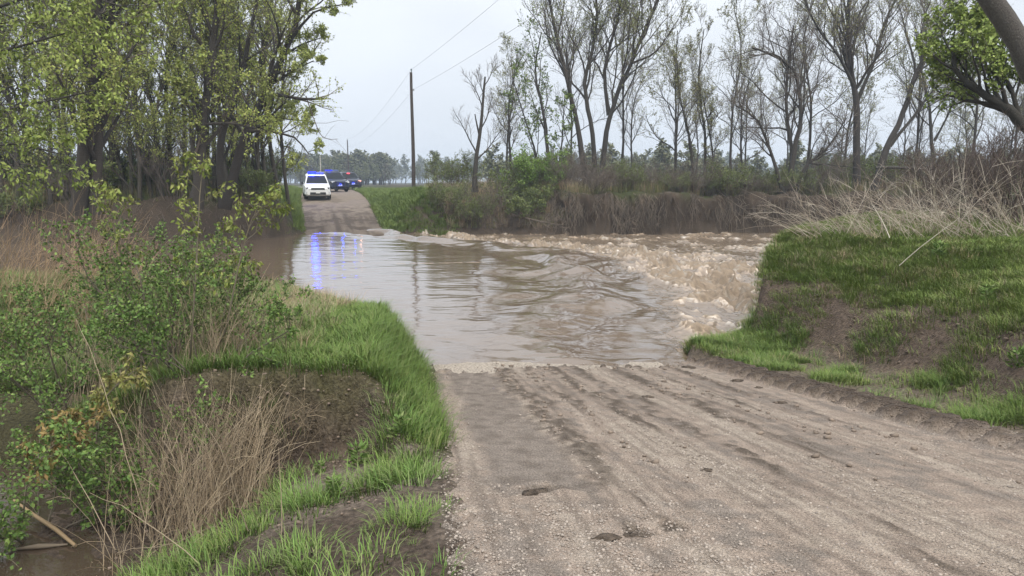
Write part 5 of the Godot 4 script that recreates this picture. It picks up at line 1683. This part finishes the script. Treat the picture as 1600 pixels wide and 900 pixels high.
func _ready() -> void:
	rng.seed = 20240417
	var cam := Camera3D.new()
	cam.name = "camera"
	add_child(cam)
	cam.position = Vector3(0, 2.6, 0)
	cam.rotation_degrees = Vector3(-8.068, 0, 0)
	cam.fov = 42.27
	cam.near = 0.05
	cam.far = 4000.0
	var env := Environment.new()
	env.background_mode = Environment.BG_SKY
	env.sky = make_sky()
	env.background_energy_multiplier = 1.0
	env.tonemap_mode = Environment.TONE_MAPPER_LINEAR
	env.tonemap_exposure = 2.2
	env.sdfgi_enabled = true
	env.ssao_enabled = true
	env.ssil_enabled = true
	env.fog_enabled = true
	env.fog_density = 0.001
	env.fog_light_color = Color(0.80, 0.86, 0.93)
	var we := WorldEnvironment.new()
	we.name = "world_environment"
	we.environment = env
	add_child(we)
	var sun := DirectionalLight3D.new()
	sun.name = "sun"
	sun.light_energy = 0.5
	sun.light_color = Color(1.0, 0.97, 0.92)
	sun.light_angular_distance = 60.0
	sun.shadow_enabled = true
	sun.rotation_degrees = Vector3(-58, 18, 0)
	add_child(sun)
	for f in [[n_lump, 11, 0.05, 4], [n_fine, 12, 0.12, 3], [n_wide, 13, 0.04, 2], [n_streak, 14, 0.05, 4]]:
		f[0].noise_type = FastNoiseLite.TYPE_SIMPLEX_SMOOTH
		f[0].seed = f[1]; f[0].frequency = f[2]; f[0].fractal_octaves = f[3]
	make_materials()
	make_ground()
	make_near_road()
	make_far_road()
	make_river()
	print("setting ", Time.get_ticks_msec())
	make_right_stand()
	make_left_grove()
	print("trees ", Time.get_ticks_msec())
	make_distance()
	print("distance ", Time.get_ticks_msec())
	make_far_shrubs()
	make_left_plants()
	make_right_plants()
	print("plants ", Time.get_ticks_msec())
	make_grass()
	make_stones()
	print("grass ", Time.get_ticks_msec())
	make_cars()
	make_poles()
	name_alike()
	var tris := 0
	var seen := {}
	for o in find_children("*", "MeshInstance3D", true, false):
		if seen.has(o.mesh): continue
		seen[o.mesh] = true
		for k in o.mesh.get_surface_count(): tris += o.mesh.surface_get_array_index_len(k) / 3
	print("done ", Time.get_ticks_msec(), " triangles ", tris)

func make_materials() -> void:
	var grain := grey_tex(1, 0.03, 0.45, 1.0)
	var grit := grey_tex(2, 0.11, 0.62, 1.0, 512, 4)
	var rough_n := bump_tex(3, 0.06, 6.0)
	var grit_n := bump_tex(4, 0.14, 7.0)
	M.soil = textured(mat(0.92), grain, rough_n, 1.1, 2.2)
	M.soil.metallic_specular = 0.3
	M.road = textured(mat(0.85), grit, grit_n, 0.85, 2.0)
	M.road.metallic_specular = 0.35
	M.concrete = textured(mat(0.8, lin_color(0.58, 0.5, 0.41)), grain, grit_n, 1.4, 0.3)
	M.water = mat(0.05)
	textured(M.water, null, bump_tex(8, 0.022, 3.0, 512, 4), 0.8, 0.13)
	M.water.uv1_scale = Vector3(0.35, 0.8, 0.95)
	M.water.metallic_specular = 0.7
	M.foam = textured(mat(0.75), grit, grit_n, 1.2, 1.0)
	M.bark = textured(mat(0.9), grey_tex(6, 0.05, 0.45, 1.0, 256), bump_tex(7, 0.07, 8.0, 256), 3.0, 1.0)
	M.bark.uv1_scale = Vector3(5.0, 1.2, 5.0)
	M.twig = mat(0.9)
	M.leaf = mat(0.55)
	M.leaf.backlight = Color(0.8, 0.9, 0.5)
	M.leaf.metallic_specular = 0.3
	M.grass = mat(0.6)
	M.grass.backlight = Color(0.75, 0.85, 0.45)
	M.grass.metallic_specular = 0.3
	M.straw = mat(0.8)
	M.stone = mat(0.85)
